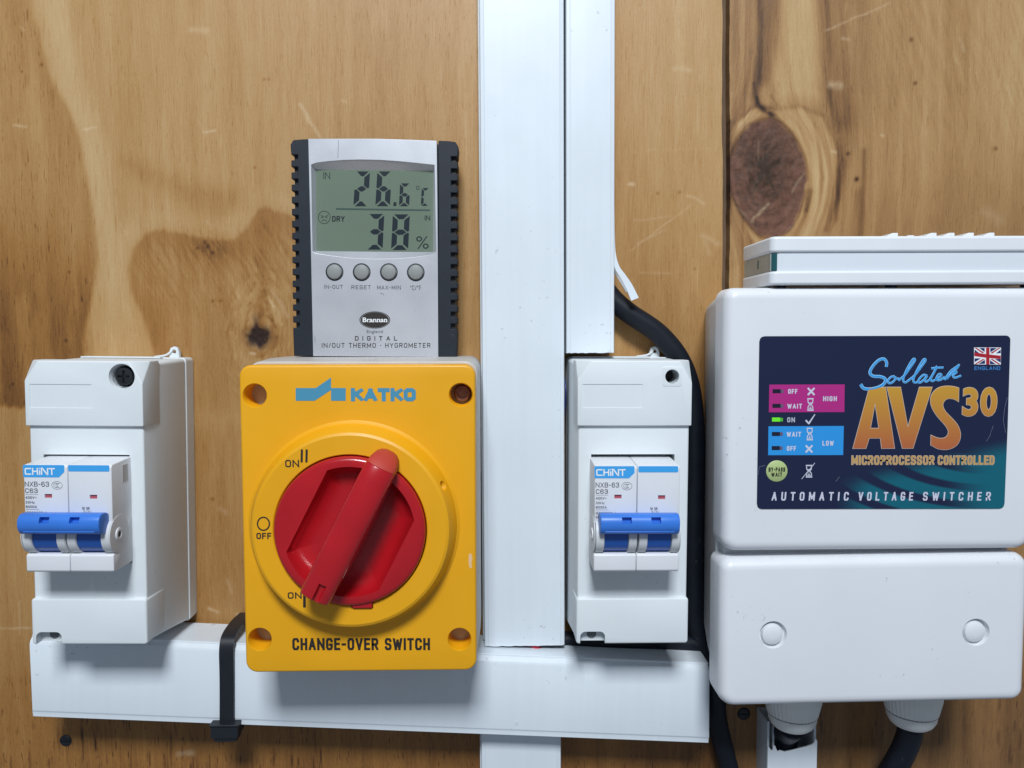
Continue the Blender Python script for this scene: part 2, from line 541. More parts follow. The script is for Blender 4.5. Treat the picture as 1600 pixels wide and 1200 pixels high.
def ftext(fr, string, b, wd, m, parent, d=None, gap=0.3, shear=0.0, lift=0.1, name='lettering'):
    """Drawn (stroke) lettering fitted to a box traced in the frame's crop; wd = stroke width in mm."""
    d = fr.d if d is None else d
    cx0, cy0, cx1, cy1 = b
    cy = (cy0 + cy1) / 2
    pa, pb = fr.at(cx0, cy, d), fr.at(cx1, cy, d)
    z1, z0 = fr.at((cx0 + cx1) / 2, cy0, d)[1], fr.at((cx0 + cx1) / 2, cy1, d)[1]
    slope = (pb[1] - pa[1]) / (pb[0] - pa[0])
    ws = [GLYPH[c][0] for c in string]
    n = len(string)
    full = pb[0] - pa[0] - n * wd - shear * (z1 - z0)
    gw = full / (sum(ws) + gap * (n - 1))
    x = pa[0] + wd / 2
    xm = (pa[0] + pb[0]) / 2
    mb = MB()
    k = 0
    for c, w_ in zip(string, ws):
        for ln in GLYPH[c][1]:
            P = []
            for gx, gy in ln:
                zz = z0 + wd / 2 + gy * (z1 - z0 - wd)
                P.append(Vector((x + gx * w_ * gw + shear * (zz - z0), zz + slope * (x - (pa[0] + pb[0]) / 2))))
            runs = [[P[0]]]
            for q in range(1, len(P)):
                runs[-1].append(P[q])
                if q < len(P) - 1 and (P[q] - P[q - 1]).normalized().dot((P[q + 1] - P[q]).normalized()) < -0.2:
                    runs.append([P[q]])                             # a sharp corner: start a new stroke
            for P in runs[:-1]:
                ribbon(mb, P, wd, d + lift + .003 * (k % 6), lambda xx: (z0 + slope * (xx - xm), z1 + slope * (xx - xm)), True)
                k += 1
            P = runs[-1]
            ribbon(mb, P, wd, d + lift + .003 * (k % 6), lambda xx: (z0 + slope * (xx - xm), z1 + slope * (xx - xm)), not (c == 'A' and len(ln) == 2))
            k += 1
        x += w_ * gw + wd + gap * gw
    return mb.build(name, m, parent)


def thing(name, label, cat, fr=None, group=None, loc=None):
    o = bpy.data.objects.new(name, None)
    C.objects.link(o)
    o.empty_display_size = 0.01
    if fr:
        o.location = (fr.x * MM, 0, fr.z * MM)
        o.rotation_euler = (0, fr.a, 0)
    if loc:
        o.location = loc
    return tag(o, label, cat, group)


def tag(o, label, cat, group=None):
    o['label'], o['category'] = label, cat
    if group:
        o['group'] = group
    return o


def kids(o):
    return [c for c in bpy.data.objects if c.parent == o]


def copy_tree(o, parent=None):
    c = o.copy()
    C.objects.link(c)
    if parent:
        c.parent = parent
    for ch in kids(o):
        copy_tree(ch, c)
    return c


# ================================================================== THE WOODEN WALL
rng = np.random.default_rng(7)


def vnoise(x, y, seed):
    """smooth 2D value noise 0..1"""
    r = np.random.default_rng(seed)
    T = r.random((256, 256))
    xi, yi = np.floor(x).astype(int), np.floor(y).astype(int)
    fx, fy = x - xi, y - yi
    fx, fy = fx * fx * (3 - 2 * fx), fy * fy * (3 - 2 * fy)
    g = lambda a, b: T[a % 256, b % 256]
    return (g(xi, yi) * (1 - fx) + g(xi + 1, yi) * fx) * (1 - fy) + (g(xi, yi + 1) * (1 - fx) + g(xi + 1, yi + 1) * fx) * fy


def fbm(x, y, seed, n=4):
    s, a, t = 0, 0.5, 0
    for i in range(n):
        s = s + a * vnoise(x * 2 ** i, y * 2 ** i, seed + i)
        t += a
        a *= 0.5
    return s / t


def sstep(a, b, x):
    t = np.clip((x - a) / (b - a), 0, 1)
    return t * t * (3 - 2 * t)


def poly_sd(X, Z, pts):
    """signed distance to a polygon, positive inside (pts in mm)"""
    d = np.full(X.shape, 1e9)
    ins = np.zeros(X.shape, bool)
    n = len(pts)
    for i in range(n):
        (ax, az), (bx, bz) = pts[i], pts[(i + 1) % n]
        ex, ez = bx - ax, bz - az
        t = np.clip(((X - ax) * ex + (Z - az) * ez) / (ex * ex + ez * ez), 0, 1)
        d = np.minimum(d, np.hypot(X - ax - t * ex, Z - az - t * ez))
        c = ((az > Z) != (bz > Z)) & (X < (bx - ax) * (Z - az) / (bz - az + 1e-12) + ax)
        ins ^= c
    return np.where(ins, d, -d)


def line_sd(X, Z, pts):
    d = np.full(X.shape, 1e9)
    for (ax, az), (bx, bz) in zip(pts, pts[1:]):
        ex, ez = bx - ax, bz - az
        t = np.clip(((X - ax) * ex + (Z - az) * ez) / (ex * ex + ez * ez + 1e-9), 0, 1)
        d = np.minimum(d, np.hypot(X - ax - t * ex, Z - az - t * ez))
    return d


W0 = lambda *ps: [plane_mm(px, py, 0) for px, py in ps]


def axis(a, b, fine0, fine1, step):
    f = np.arange(fine0, fine1 + 1e-6, step)
    lo = np.arange(a, fine0 - 1, 6.0)
    hi = np.arange(fine1 + 6, b + 1e-6, 6.0)
    return np.concatenate([lo, f, hi])


def wood_material(name, stops, fibre, dash, rough=0.5):
    m = bpy.data.materials.new(name)
    m.use_nodes = True
    nt = m.node_tree
    N, L = nt.nodes, nt.links
    b = N['Principled BSDF']

    def math_(op, a, c, e=None):
        n = N.new('ShaderNodeMath')
        n.operation = op
        for i, q in enumerate((a, c, e)):
            if q is None:
                continue
            if hasattr(q, 'is_linked'):
                L.new(q, n.inputs[i])
            else:
                n.inputs[i].default_value = q
        return n.outputs[0]

    def attr(nm):
        n = N.new('ShaderNodeAttribute')
        n.attribute_name = nm
        return n.outputs['Fac']

    tc = N.new('ShaderNodeTexCoord')
    sx = N.new('ShaderNodeSeparateXYZ')
    L.new(tc.outputs['Object'], sx.inputs[0])
    z = math_('MULTIPLY', sx.outputs[2], 1000.0)
    u, tone, knot, scr = attr('grain_u'), attr('tone'), attr('knot'), attr('scratch')

    def noise(ku, kz, off, detail, rgh=0.55):
        c = N.new('ShaderNodeCombineXYZ')
        L.new(math_('MULTIPLY', u, ku), c.inputs[0])
        c.inputs[1].default_value = off
        L.new(math_('MULTIPLY', z, kz), c.inputs[2])
        n = N.new('ShaderNodeTexNoise')
        n.inputs['Scale'].default_value = 1
        n.inputs['Detail'].default_value = detail
        n.inputs['Roughness'].default_value = rgh
        L.new(c.outputs[0], n.inputs['Vector'])
        return n.outputs[0]

    f1 = noise(1.3, 0.075, 3.1, 5, 0.66)                  # fibres
    f2 = noise(0.16, 0.010, 9.7, 3)                       # broad streaks
    f3 = noise(3.4, 0.55, 17.0, 3)                        # hair-fine fleck
    t = math_('ADD', tone, math_('MULTIPLY', math_('SUBTRACT', f1, 0.5), fibre))
    t = math_('ADD', t, math_('MULTIPLY', math_('SUBTRACT', f2, 0.5), fibre * 0.9))
    t = math_('ADD', t, math_('MULTIPLY', math_('SUBTRACT', f3, 0.5), fibre * 0.8))
    d1 = noise(1.25, 0.11, 31.0, 2, 0.5)                # short dark resin canals
    mr = N.new('ShaderNodeMapRange')
    mr.inputs[1].default_value, mr.inputs[2].default_value = 0.625, 0.675
    L.new(d1, mr.inputs[0])
    dm = attr('dash')
    t = math_('ADD', t, math_('MULTIPLY', math_('MULTIPLY', mr.outputs[0], dm), dash))
    cr = N.new('ShaderNodeValToRGB')
    el = cr.color_ramp.elements
    el[0].position, el[0].color = stops[0][0], (*stops[0][1], 1)
    el[1].position, el[1].color = stops[-1][0], (*stops[-1][1], 1)
    for p, c in stops[1:-1]:
        e = el.new(p)
        e.color = (*c, 1)
    L.new(t, cr.inputs[0])
    kc = N.new('ShaderNodeValToRGB')
    kc.color_ramp.elements[0].color = (0.028, 0.013, 0.009, 1)
    kc.color_ramp.elements[1].color = (0.235, 0.105, 0.070, 1)
    kn = N.new('ShaderNodeTexNoise')
    kn.inputs['Scale'].default_value = 230
    kn.inputs['Detail'].default_value = 6
    kn.inputs['Roughness'].default_value = 0.72
    L.new(tc.outputs['Object'], kn.inputs['Vector'])
    kr = N.new('ShaderNodeMapRange')
    kr.inputs[1].default_value, kr.inputs[2].default_value = 0.12, 0.86
    L.new(math_('ADD', kn.outputs[0], attr('knot_ring')), kr.inputs[0])
    L.new(kr.outputs[0], kc.inputs[0])
    mx = N.new('ShaderNodeMix')
    mx.data_type = 'RGBA'
    L.new(knot, mx.inputs[0])
    L.new(cr.outputs[0], mx.inputs[6])
    L.new(kc.outputs[0], mx.inputs[7])
    ms = N.new('ShaderNodeMix')
    ms.data_type = 'RGBA'
    L.new(scr, ms.inputs[0])
    L.new(mx.outputs[2], ms.inputs[6])
    ms.inputs[7].default_value = (0.66, 0.50, 0.31, 1)
    L.new(ms.outputs[2], b.inputs['Base Color'])
    b.inputs['Roughness'].default_value = rough
    b.inputs['Specular IOR Level'].default_value = 0.35
    bp = N.new('ShaderNodeBump')
    bp.inputs['Strength'].default_value = 0.25
    bp.inputs['Distance'].default_value = 0.0004
    L.new(math_('SUBTRACT', f1, math_('MULTIPLY', mr.outputs[0], 0.5)), bp.inputs['Height'])
    L.new(bp.outputs[0], b.inputs['Normal'])
    return m


def wood_sheet(name, xs_of_row, zs, fields, m, thick=7):
    """grid front face with attributes, closed at the back so that it is a real board"""
    nz, nx = xs_of_row.shape
    Z = np.repeat(zs[:, None], nx, 1)
    X = xs_of_row
    A = fields(X, Z)
    relief = A.pop('relief', np.zeros_like(X))
    V = np.stack([X * MM, -relief * MM, Z * MM], -1).reshape(-1, 3)
    idx = np.arange(nz * nx).reshape(nz, nx)
    q = np.stack([idx[:-1, :-1], idx[:-1, 1:], idx[1:, 1:], idx[1:, :-1]], -1).reshape(-1, 4)
    rim = np.concatenate([idx[0, :], idx[1:, -1], idx[-1, -2::-1], idx[-2:0:-1, 0]])
    nb = len(V)
    back = V[rim].copy()
    back[:, 1] = thick * MM
    V = np.concatenate([V, back])
    k = len(rim)
    faces = q.tolist()
    for i in range(k):
        j = (i + 1) % k
        faces.append([int(rim[j]), int(rim[i]), nb + i, nb + j])
    me = bpy.data.meshes.new(name)
    me.from_pydata(V.tolist(), [], faces)
    for nm, arr in A.items():
        a = me.attributes.new(nm, 'FLOAT', 'POINT')
        full = np.zeros(len(V), np.float32)
        full[:nb] = arr.reshape(-1)
        full[nb:] = full[rim]
        a.data.foreach_set('value', full)
    me.update()
    return finish(name, me, m, None, angle=50)


zs = axis(-330, 400, -252, 186, 0.7)
edgeL = lambda z: 121.3 + (170 - z) * 0.013 + 0.7 * (vnoise(z / 23.0, z * 0, 5) - 0.5) + 0.3 * (vnoise(z / 5.5, z * 0, 6) - 0.5)
edgeR = lambda z: 125.4 + (170 - z) * 0.011 + 0.8 * (vnoise(z / 27.0, z * 0, 8) - 0.5) + 0.4 * (vnoise(z / 6.0, z * 0, 9) - 0.5)


def dashes(tone, X, Z, n, region, seed, amp=(0.05, 0.17), ln=(1.2, 5.0), wd=(0.24, 0.40), lean=0.05):
    """short dark resin dashes, denser where region(x, z) is high"""
    r = np.random.default_rng(seed)
    xs, zz = X[X.shape[0] // 2], Z[:, 0]
    k = 0
    for _ in range(n * 12):
        x, z = r.uniform(xs[0], xs[-1]), r.uniform(-255, 185)
        if r.random() > region(x, z):
            continue
        L_, w_, a_ = r.uniform(*ln), r.uniform(*wd), r.uniform(*amp)
        i0, i1 = np.searchsorted(zz, (z - 2 * L_, z + 2 * L_))
        j0, j1 = np.searchsorted(xs, (x - 2.5, x + 2.5))
        if i1 <= i0 or j1 <= j0:
            continue
        sx_, sz_ = X[i0:i1, j0:j1], Z[i0:i1, j0:j1]
        q = ((sx_ - x - lean * (sz_ - z)) / w_) ** 2 + ((sz_ - z) / L_) ** 4
        tone[i0:i1, j0:j1] += a_ * np.exp(-q)
        k += 1
        if k >= n:
            break


def ply_fields(X, Z):
    wx = X + 5 * (fbm(X / 40, Z / 50, 40) - 0.5) + 0.9 * (fbm(X / 3, Z / 9, 44) - 0.5)
    wz = Z + 5 * (fbm(X / 30, Z / 60, 50) - 0.5) + 3.5 * (fbm(X / 1.3, Z / 22, 54) - 0.5)
    tone = 0.30 + 0.20 * (fbm(X / 55, Z / 130, 60) - 0.5) + 0.06 * (fbm(X / 9, Z / 30, 63) - 0.5)
    band = W0((40, -80), (58, 30), (78, 110), (110, 165), (128, 215), (140, 270), (150, 330), (156, 400), (150, 450), (140, 520), (130, 640), (-200, 640), (-200, -80))
    sdl = poly_sd(wx, wz, band)
    left = sstep(-1.0, 2.5, sdl)
    low_l = sstep(90, 0, Z)
    tone += left * (0.06 + 0.12 * low_l + 0.05 * np.exp(-(sdl / 14) ** 2))
    tone += 0.12 * left * low_l * sstep(0.45, 0.62, fbm(X / 13, Z / 70, 61))
    # the pale band
    pale = np.exp(-(line_sd(wx, wz, W0((66, -60), (84, 30), (108, 130), (140, 200), (158, 300), (172, 400), (180, 500), (190, 600))) / 9.5) ** 2)
    tone -= 0.15 * pale * (1 - left)
    # the dark tongue running down to the knot
    tongue = W0((206, 385), (222, 366), (240, 356), (275, 362), (310, 367), (340, 372), (368, 372), (385, 355), (398, 332), (412, 322), (445, 334), (520, 340), (540, 620), (270, 640), (244, 560),
                (222, 490), (205, 455), (198, 420))
    sd = poly_sd(wx, wz, tongue)
    tone += 0.15 * sstep(-1.2, 2.0, sd) * (1.0 + 0.5 * np.exp(-(sd / 12) ** 2)) * sstep(-15, 30, Z + 25)
    tone -= 0.06 * np.exp(-((sd + 6) / 5.0) ** 2)
    # brushed hatching across the tongue
    hat = fbm((X + 0.55 * Z) / 1.1, (Z - 0.55 * X) / 14, 66)
    tone += 0.30 * (hat - 0.5) * sstep(2, 10, sd) * sstep(5, 40, Z)
    streak = poly_sd(wx, wz, W0((195, 250), (250, 262), (310, 285), (372, 300), (385, 320), (340, 335), (290, 312), (240, 290)))
    tone += 0.11 * sstep(-7, 6, streak)
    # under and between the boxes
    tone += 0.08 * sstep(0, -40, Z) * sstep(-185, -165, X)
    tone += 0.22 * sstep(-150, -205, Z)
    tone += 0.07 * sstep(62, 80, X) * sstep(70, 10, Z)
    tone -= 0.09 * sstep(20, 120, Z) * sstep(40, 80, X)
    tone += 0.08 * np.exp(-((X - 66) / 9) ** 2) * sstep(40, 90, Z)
    # knot
    kx, kz = plane_mm(404, 512, 0)
    ex, ez = (X * 0.85 + wx * 0.15 - kx - 0.10 * (Z - kz)) / 6.4, (Z - kz + 1.5) / 11.5
    R = np.hypot(ex, ez)
    near = np.exp(-(R / 2.1) ** 2)
    swirl = fbm(R * 2.2 + X / 14, np.arctan2(ez, ex) * 0.9 + 4, 71)
    tone += near * (0.55 * (swirl - 0.5) - 0.17)
    k2x, k2z = plane_mm(404, 527, 0)
    jx, jz = X + 3.0 * (fbm(X / 4.5, Z / 4.5, 74) - .5), Z + 3.5 * (fbm(X / 3.5, Z / 5, 75) - .5)
    core = np.exp(-(((jx - k2x) / 7.2) ** 2 + ((jz - k2z) / 5.8) ** 2) ** 1.8) * (0.6 + fbm(X / 1.6, Z / 1.6, 76))
    spike = np.exp(-(((jx - k2x + 1.2) / 1.6) ** 2 + ((jz - k2z - 6.5) / 5.0) ** 2) ** 1.2)
    top = np.exp(-(((jx - k2x - 0.3) / 3.0) ** 2 + ((jz - k2z - 14) / 8.0) ** 2) ** 1.5)
    knot = np.clip(1.15 * core + 0.8 * spike, 0, 1)
    tone += 0.24 * top * (0.4 + fbm(X / 1.2, Z / 4, 77))
    for pl_, a_, r_ in ((((386, 512), (388, 492), (393, 474)), .30, 1.1), (((414, 470), (420, 486), (428, 500)), .28, .8), (((412, 452), (417, 462)), .28, .8), (((384, 522), (388, 545), (404, 555)), .24, 1.6),
                        (((431, 525), (425, 545), (410, 555)), .22, 1.5), (((418, 492), (424, 500), (431, 512)), .3, .7)):
        dd = line_sd(jx, jz, W0(*pl_))
        tone += a_ * np.exp(-(dd / r_) ** 2) * (0.1 + 1.3 * fbm(X / 2, Z / 2, 79))
    halo = np.exp(-(((X - k2x) / 9.0) ** 2 + ((Z - k2z - 1) / 8.0) ** 2) ** 1.3)
    tone += 0.16 * halo * (0.3 + fbm(X / 3, Z / 3, 73))
    for q_ in (((424, 470), (432, 500)), ((430, 478), (440, 505)), ((420, 462), (426, 478))):
        dd = line_sd(jx, jz, W0(*q_))
        tone -= 0.22 * np.exp(-(dd / .9) ** 2)
    bl = np.exp(-(((X - plane_mm(325, 390, 0)[0]) / 11) ** 2 + ((Z - plane_mm(325, 390, 0)[1]) / 9) ** 2))
    tone += 0.20 * bl * sstep(.35, .65, fbm((X + .5 * Z) / 1.4, (Z - .5 * X) / 6, 78)) + 0.05 * bl
    arcs = fbm(R * 5.5 + 1.5 * fbm(X / 10, Z / 10, 82), np.arctan2(ez, ex) * 4.0 + 8, 83)
    tone += 0.34 * (arcs - .5) * np.exp(-((R - 2.3) / 0.9) ** 2) * sstep(-1, 3, sd)
    r2 = ((X - kx) / 1.0) ** 2 + ((Z - kz) / 2.0) ** 2
    u = X + 90 * (X - kx) / (r2 + 60) + 4 * (fbm(X / 70, Z / 160, 80) - 0.5)
    dash = 0.15 + 0.5 * left + 0.8 * sstep(-165, -200, Z) + 0.2
    dash *= 0.5 + fbm(X / 60, Z / 60, 90)
    xb = plane_mm(150, 200, 0)[0]
    dashes(tone, X, Z, 620, lambda x, z: (0.9 if (x < -200 and z > -20) else 0.0) + (0.28 if (x >= -200 and x < -150 and z > 70) else 0) + (0.03 if z > -20 else 0), 5)
    dashes(tone, X, Z, 360, lambda x, z: (1.0 if z < -196 and x < -95 else 0.0), 6, (0.12, 0.40), (2, 7), (.28, .5), -0.02)
    dashes(tone, X, Z, 260, lambda x, z: 1.0 if -185 < x < -95 and 0 < z < 62 else 0, 8, (0.06, 0.18), (.6, 2.2), (.3, .5), -0.5)
    dashes(tone, X, Z, 900, lambda x, z: 1.0, 9, (-0.08, -0.03), (2, 14), (.3, .5), 0.0)
    scr = np.zeros_like(X)
    for a, b, r, k in (((298, 47), (325, 48), 1.4, .45), ((318, 206), (337, 204), .55, .7), ((308, 186), (320, 208), .35, .4), ((22, 196), (40, 198), .6, .8), ((130, 201), (150, 200), .6, .8),
                       ((469, 162), (478, 178), .8, .75), ((478, 178), (484, 190), 1.2, .8), ((485, 192), (500, 214), .8, .75), ((187, 350), (199, 366), .4, .4), ((323, 345), (330, 358), .4, .5),
                       ((0, 982), (48, 982), .45, .7), ((30, 940), (30, 990), .4, .5), ((985, 392), (1080, 320), .45, .4), ((990, 345), (1050, 338), .45, .35), ((31, 40), (38, 47), .4, .5),
                       ((995, 380), (1040, 360), .45, .35), ((1055, 107), (1078, 109), 1.5, .45), ((1000, 425), (1050, 428), .5, .3), ((1098, 368), (1124, 382), 1.6, .4), ((1100, 375), (1108, 395), 1.2, .3),
                       ((280, 1178), (300, 1176), 1.6, .45), ((326, 951), (340, 957), .8, .7), ((370, 960), (385, 975), .9, .7), ((984, 287), (990, 288), 1.0, .8), ((436, 470), (450, 495), 1.0, .4), ((425, 455), (436, 470), .8, .35),
                       ((1075, 305), (1100, 318), .7, .5), ((535, 156), (541, 160), .8, .5), ((1010, 235), (1110, 232), .4, .2), ((392, 552), (398, 553), .8, .9), ((345, 795), (352, 800), 1.3, .35), ((362, 925), (355, 905), 1.0, .3)):
        pa, pb = plane_mm(*a, 0), plane_mm(*b, 0)
        dd = line_sd(X + .8 * (fbm(X / 3, Z / 3, 91) - .5), Z + 1.6 * (fbm(X / 4, Z / 4, 92) - .5), [pa, pb])
        scr = np.maximum(scr, k * np.exp(-(dd / r) ** 2) * (.5 + fbm(X / 2, Z / 2, 93)))
    for a, q in (((65, 101), .9), ((34, 112), .4), ((413, 124), .5), ((398, 262), .6), ((420, 124), .4), ((345, 470), .6), ((333, 470), .7), ((1062, 300), .6), ((1085, 420), .5), ((1028, 302), .6), ((108, 425), .5),
                 ((20, 600), .5), ((332, 780), .9), ((1012, 505), .6), ((320, 378), 1.3), ((308, 388), .9), ((332, 395), 1.0), ((325, 385), .8), ((103, 532), .8)):
        px = plane_mm(*a, 0)
        tone += 0.30 * np.exp(-((X - px[0]) ** 2 + (Z - px[1]) ** 2) / q)
    return dict(grain_u=u, tone=tone, knot=knot, knot_ring=-0.50 + 0.25 * (1 - core), scratch=np.clip(scr * 0.55, 0, 1), dash=dash,
                relief=0.25 * (fbm(X / 30, Z / 60, 95) - .5) - 0.5 * core)


def board_fields(X, Z):
    kx, kz = plane_mm(1199, 279, 0)
    a, b = 21.0, 31.5
    wX = X + 2.2 * (fbm(X / 14, Z / 30, 140) - 0.5)
    wZ = Z + 2.0 * (fbm(X / 12, Z / 20, 141) - 0.5)
    dzk = Z - kz
    a_ = a * np.where(dzk < 0, 1 - 0.16 * np.clip(-dzk / b, 0, 1.2), 1 - .04 * np.clip(dzk / b, 0, 1))
    cx = kx + np.where(dzk < 0, 0.09 * -dzk, -0.03 * dzk)
    e, f = (wX - cx) / a_, (wZ - kz) / b
    R = np.hypot(e, f) + 1e-6
    psi = (wX - kx) * (1 - np.clip(0.94 / np.maximum(R, 0.97) ** 2, 0, 1))
    # grain is wrapped tightly round the knot's right cheek
    cheek = poly_sd(wX, wZ, W0((1180, 165), (1210, 168), (1255, 165), (1290, 180), (1310, 225), (1316, 280), (1306, 340), (1280, 390), (1180, 390), (1140, 300), (1150, 190)))
    inch = sstep(-1.5, 2.0, cheek)
    u = psi + 5 * (fbm(X / 26, Z / 80, 150) - 0.5)
    lines = fbm(u / 2.6, Z / 240, 160, 3)
    rings = fbm(np.hypot(e, f * .93) * 9.0 + 0.3 * fbm(X / 9, Z / 9, 158), np.arctan2(f, e) * 1.3 + 9, 161, 3)
    close = np.exp(-(np.maximum(R - 1, 0) / 1.1) ** 1.6)
    broad = fbm(u / 16, Z / 170, 165, 3)
    tone = 0.34 + 0.26 * (broad - 0.5) + close * 0.26 * (lines - 0.48) + 0.08 * (lines - .5)
    xr = plane_mm(1335, 200, 0)[0]
    # cheek: pale yellow wood with concentric brown lines
    tone = tone * (1 - inch) + inch * (0.20 + 0.55 * (rings - 0.48))
    tone += 0.16 * np.exp(-((cheek - 0.5) / 1.4) ** 2) * (.4 + lines)
    # streaks: centre line, strength, half width
    for pl_, k, r in ((((1188, -40), (1189, 40), (1184, 110), (1180, 150), (1186, 166), (1204, 178)), .32, 2.2), (((1178, 130), (1181, 150), (1187, 166), (1196, 174), (1207, 181)), .30, 1.0), (((1205, 150), (1213, 165)), .25, .7),
                      (((1204, 178), (1236, 205), (1256, 240), (1264, 285), (1258, 330)), .26, 1.5), (((1210, -40), (1204, 60), (1192, 120)), .28, 5.0), (((1290, -40), (1293, 60), (1298, 130), (1312, 190)), .26, 5.5),
                      (((1318, -40), (1322, 80), (1326, 180), (1318, 260), (1300, 340)), .20, 3.5), (((1298, 140), (1308, 200), (1314, 250), (1308, 310), (1290, 360)), .28, 1.6),
                      (((1349, 235), (1348, 300), (1344, 375)), .22, 1.6), (((1340, 300), (1338, 372)), .16, 2.5), (((1152, -40), (1150, 80), (1146, 190)), .20, 3.0), (((1140, 190), (1143, 260), (1139, 350)), .3, 1.2),
                      (((1172, -40), (1170, 90), (1160, 180)), .12, 2.0), (((1265, 300), (1255, 340), (1240, 368)), .28, 2.0)):
        dd = line_sd(wX, wZ, W0(*pl_))
        tone += k * np.exp(-(dd / r) ** 2) * (0.25 + 1.3 * fbm(u / 1.1, Z / 40, 180))
    yl = poly_sd(wX, Z, W0((1212, -30), (1285, -30), (1290, 110), (1286, 160), (1215, 155), (1204, 120)))
    tone -= 0.16 * sstep(-3, 6, yl)
    tone += 0.30 * np.exp(-((R - 1.0) / 0.05) ** 2) * (.5 + fbm(X / 4, Z / 4, 176))
    far = sstep(xr, xr + 18, X)
    tone += far * (0.10 * sstep(110, 60, Z) * (0.4 + 1.2 * fbm(X / 30, Z / 30, 181)) - 0.04)
    chat = fbm((X + 0.35 * Z) / 1.6, (Z - .35 * X) / 16, 183)
    tone += far * sstep(70, 150, Z) * 0.16 * (chat - .5)
    ver = np.abs(X - plane_mm(1405, 300, 0)[0] + 1.2 * (fbm(X / 9, Z / 40, 184) - .5))
    tone -= 0.10 * np.exp(-(ver / 1.5) ** 2) * sstep(150, 100, Z)
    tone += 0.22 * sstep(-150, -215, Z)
    tone -= 0.10 * sstep(plane_mm(1170, 0, 0)[0] + 3, plane_mm(1150, 0, 0)[0], X) * sstep(50, 20, Z)
    kmask = sstep(1.03, 0.95, R + 0.08 * (fbm(X / 4, Z / 4, 170) - 0.5))
    e2, f2 = (X - plane_mm(1196, 265, 0)[0]) / a, (Z - plane_mm(1196, 265, 0)[1]) / b
    R2 = np.hypot(e2, f2)
    ringv = 0.055 * np.sin(R2 * 34 + 7 * fbm(X / 9, Z / 9, 172)) * sstep(.1, .4, R2) * sstep(0, -6, f2 * 6 + e2 * 4 - 1) + 0.30 * (R2 - 0.75) + 0.20 * (fbm(X / 3, Z / 1.2, 173) - .5) - 0.08
    a2 = np.arctan2(f2, e2)
    ringv += 0.34 * (fbm(R2 * 13 + 1.2 * fbm(X / 7, Z / 7, 174), a2 * 1.2 + 7, 175, 2) - .5) * (0.35 + 0.65 * sstep(.3, -.5, e2 + .6 * f2))
    for aa, l_, k_ in ((0.5, .55, .30), (2.4, .35, .25), (-0.9, .45, .22), (-2.3, .7, .16), (1.6, .4, .2)):
        q_ = np.abs(np.angle(np.exp(1j * (a2 - aa - .5 * (fbm(R2 * 5, R2 * 0 + aa, 177) - .5))))) * R2 * a
        ringv -= k_ * np.exp(-(q_ / .55) ** 2) * sstep(l_, l_ * .7, R2)
    ringv -= .14 * np.exp(-(R2 / .3) ** 2)
    scr = np.zeros_like(X)
    for p, q, r, k in (((1175, 345), (1200, 318), .9, .5), ((1150, 325), (1175, 345), .6, .2), ((1238, 300), (1256, 270), .6, .3), ((1298, 132), (1312, 134), 1.8, .6), ((1300, 236), (1306, 238), .9, .7),
                       ((1290, 48), (1390, 5), .6, .45), ((1540, 330), (1560, 345), 3.0, .25), ((1377, 211), (1379, 212), .7, .8), ((1318, 60), (1326, 62), .9, .5), ((1570, 130), (1582, 160), .8, .3),
                       ((1185, 250), (1185, 220), .5, .22), ((1500, 60), (1506, 80), .8, .3), ((1490, 85), (1496, 100), .8, .3)):
        dd = line_sd(X + 1.5 * (fbm(X / 3, Z / 3, 191) - .5), Z + 1.5 * (fbm(X / 4, Z / 4, 192) - .5), [plane_mm(*p, 0), plane_mm(*q, 0)])
        scr = np.maximum(scr, k * np.exp(-(dd / r) ** 2) * (.3 + 1.2 * fbm(X / 1.5, Z / 1.5, 193)))
    pl = np.abs(X - (plane_mm(1164, 100, 0)[0] + 0.003 * (Z - 100)))
    tone += 0.13 * np.exp(-(pl / 0.55) ** 2)
    for q_ in ((1338, 281), (1339, 279), (1424, 62), (1556, 232), (1325, 240), (1430, 130)):
        px = plane_mm(*q_, 0)
        tone += 0.40 * np.exp(-((X - px[0]) ** 2 + (Z - px[1]) ** 2) / 1.2)
    dashes(tone, X, Z, 420, lambda x, z: 1.0 if x > xr - 8 else .2, 21, (0.04, 0.13), (1.5, 8), (.3, .6), -0.03)
    dashes(tone, X, Z, 420, lambda x, z: 1.0, 22, (-0.10, -0.03), (1.5, 9), (.3, .6), -0.03)
    dashes(tone, X, Z, 160, lambda x, z: 1.0 if z < -190 else 0, 23, (0.08, 0.25), (2, 6), (.3, .6), 0)
    dash = 0.2 + 0.4 * fbm(X / 40, Z / 60, 190)
    return dict(grain_u=u * 1.1, tone=tone, knot=kmask * 0.96, knot_ring=ringv, scratch=np.clip(scr * 0.62, 0, 1), dash=dash,
                relief=0.3 * (fbm(X / 22, Z / 50, 195) - .5) - 0.5 * kmask * (fbm(X / 4, Z / 4, 196) - .3))


ply_m = wood_material('plywood', [(0.0, (0.545, 0.372, 0.188)), (0.28, (0.425, 0.240, 0.090)), (0.5, (0.315, 0.145, 0.038)), (0.75, (0.16, 0.066, 0.018)),
                                  (1.0, (0.04, 0.019, 0.008))], 0.32, 0.30, 0.43)
pine_m = wood_material('pine', [(0.0, (0.54, 0.375, 0.185)), (0.28, (0.40, 0.233, 0.097)), (0.5, (0.265, 0.135, 0.050)), (0.75, (0.125, 0.060, 0.025)),
                                (1.0, (0.035, 0.017, 0.009))], 0.30, 0.24, 0.43)

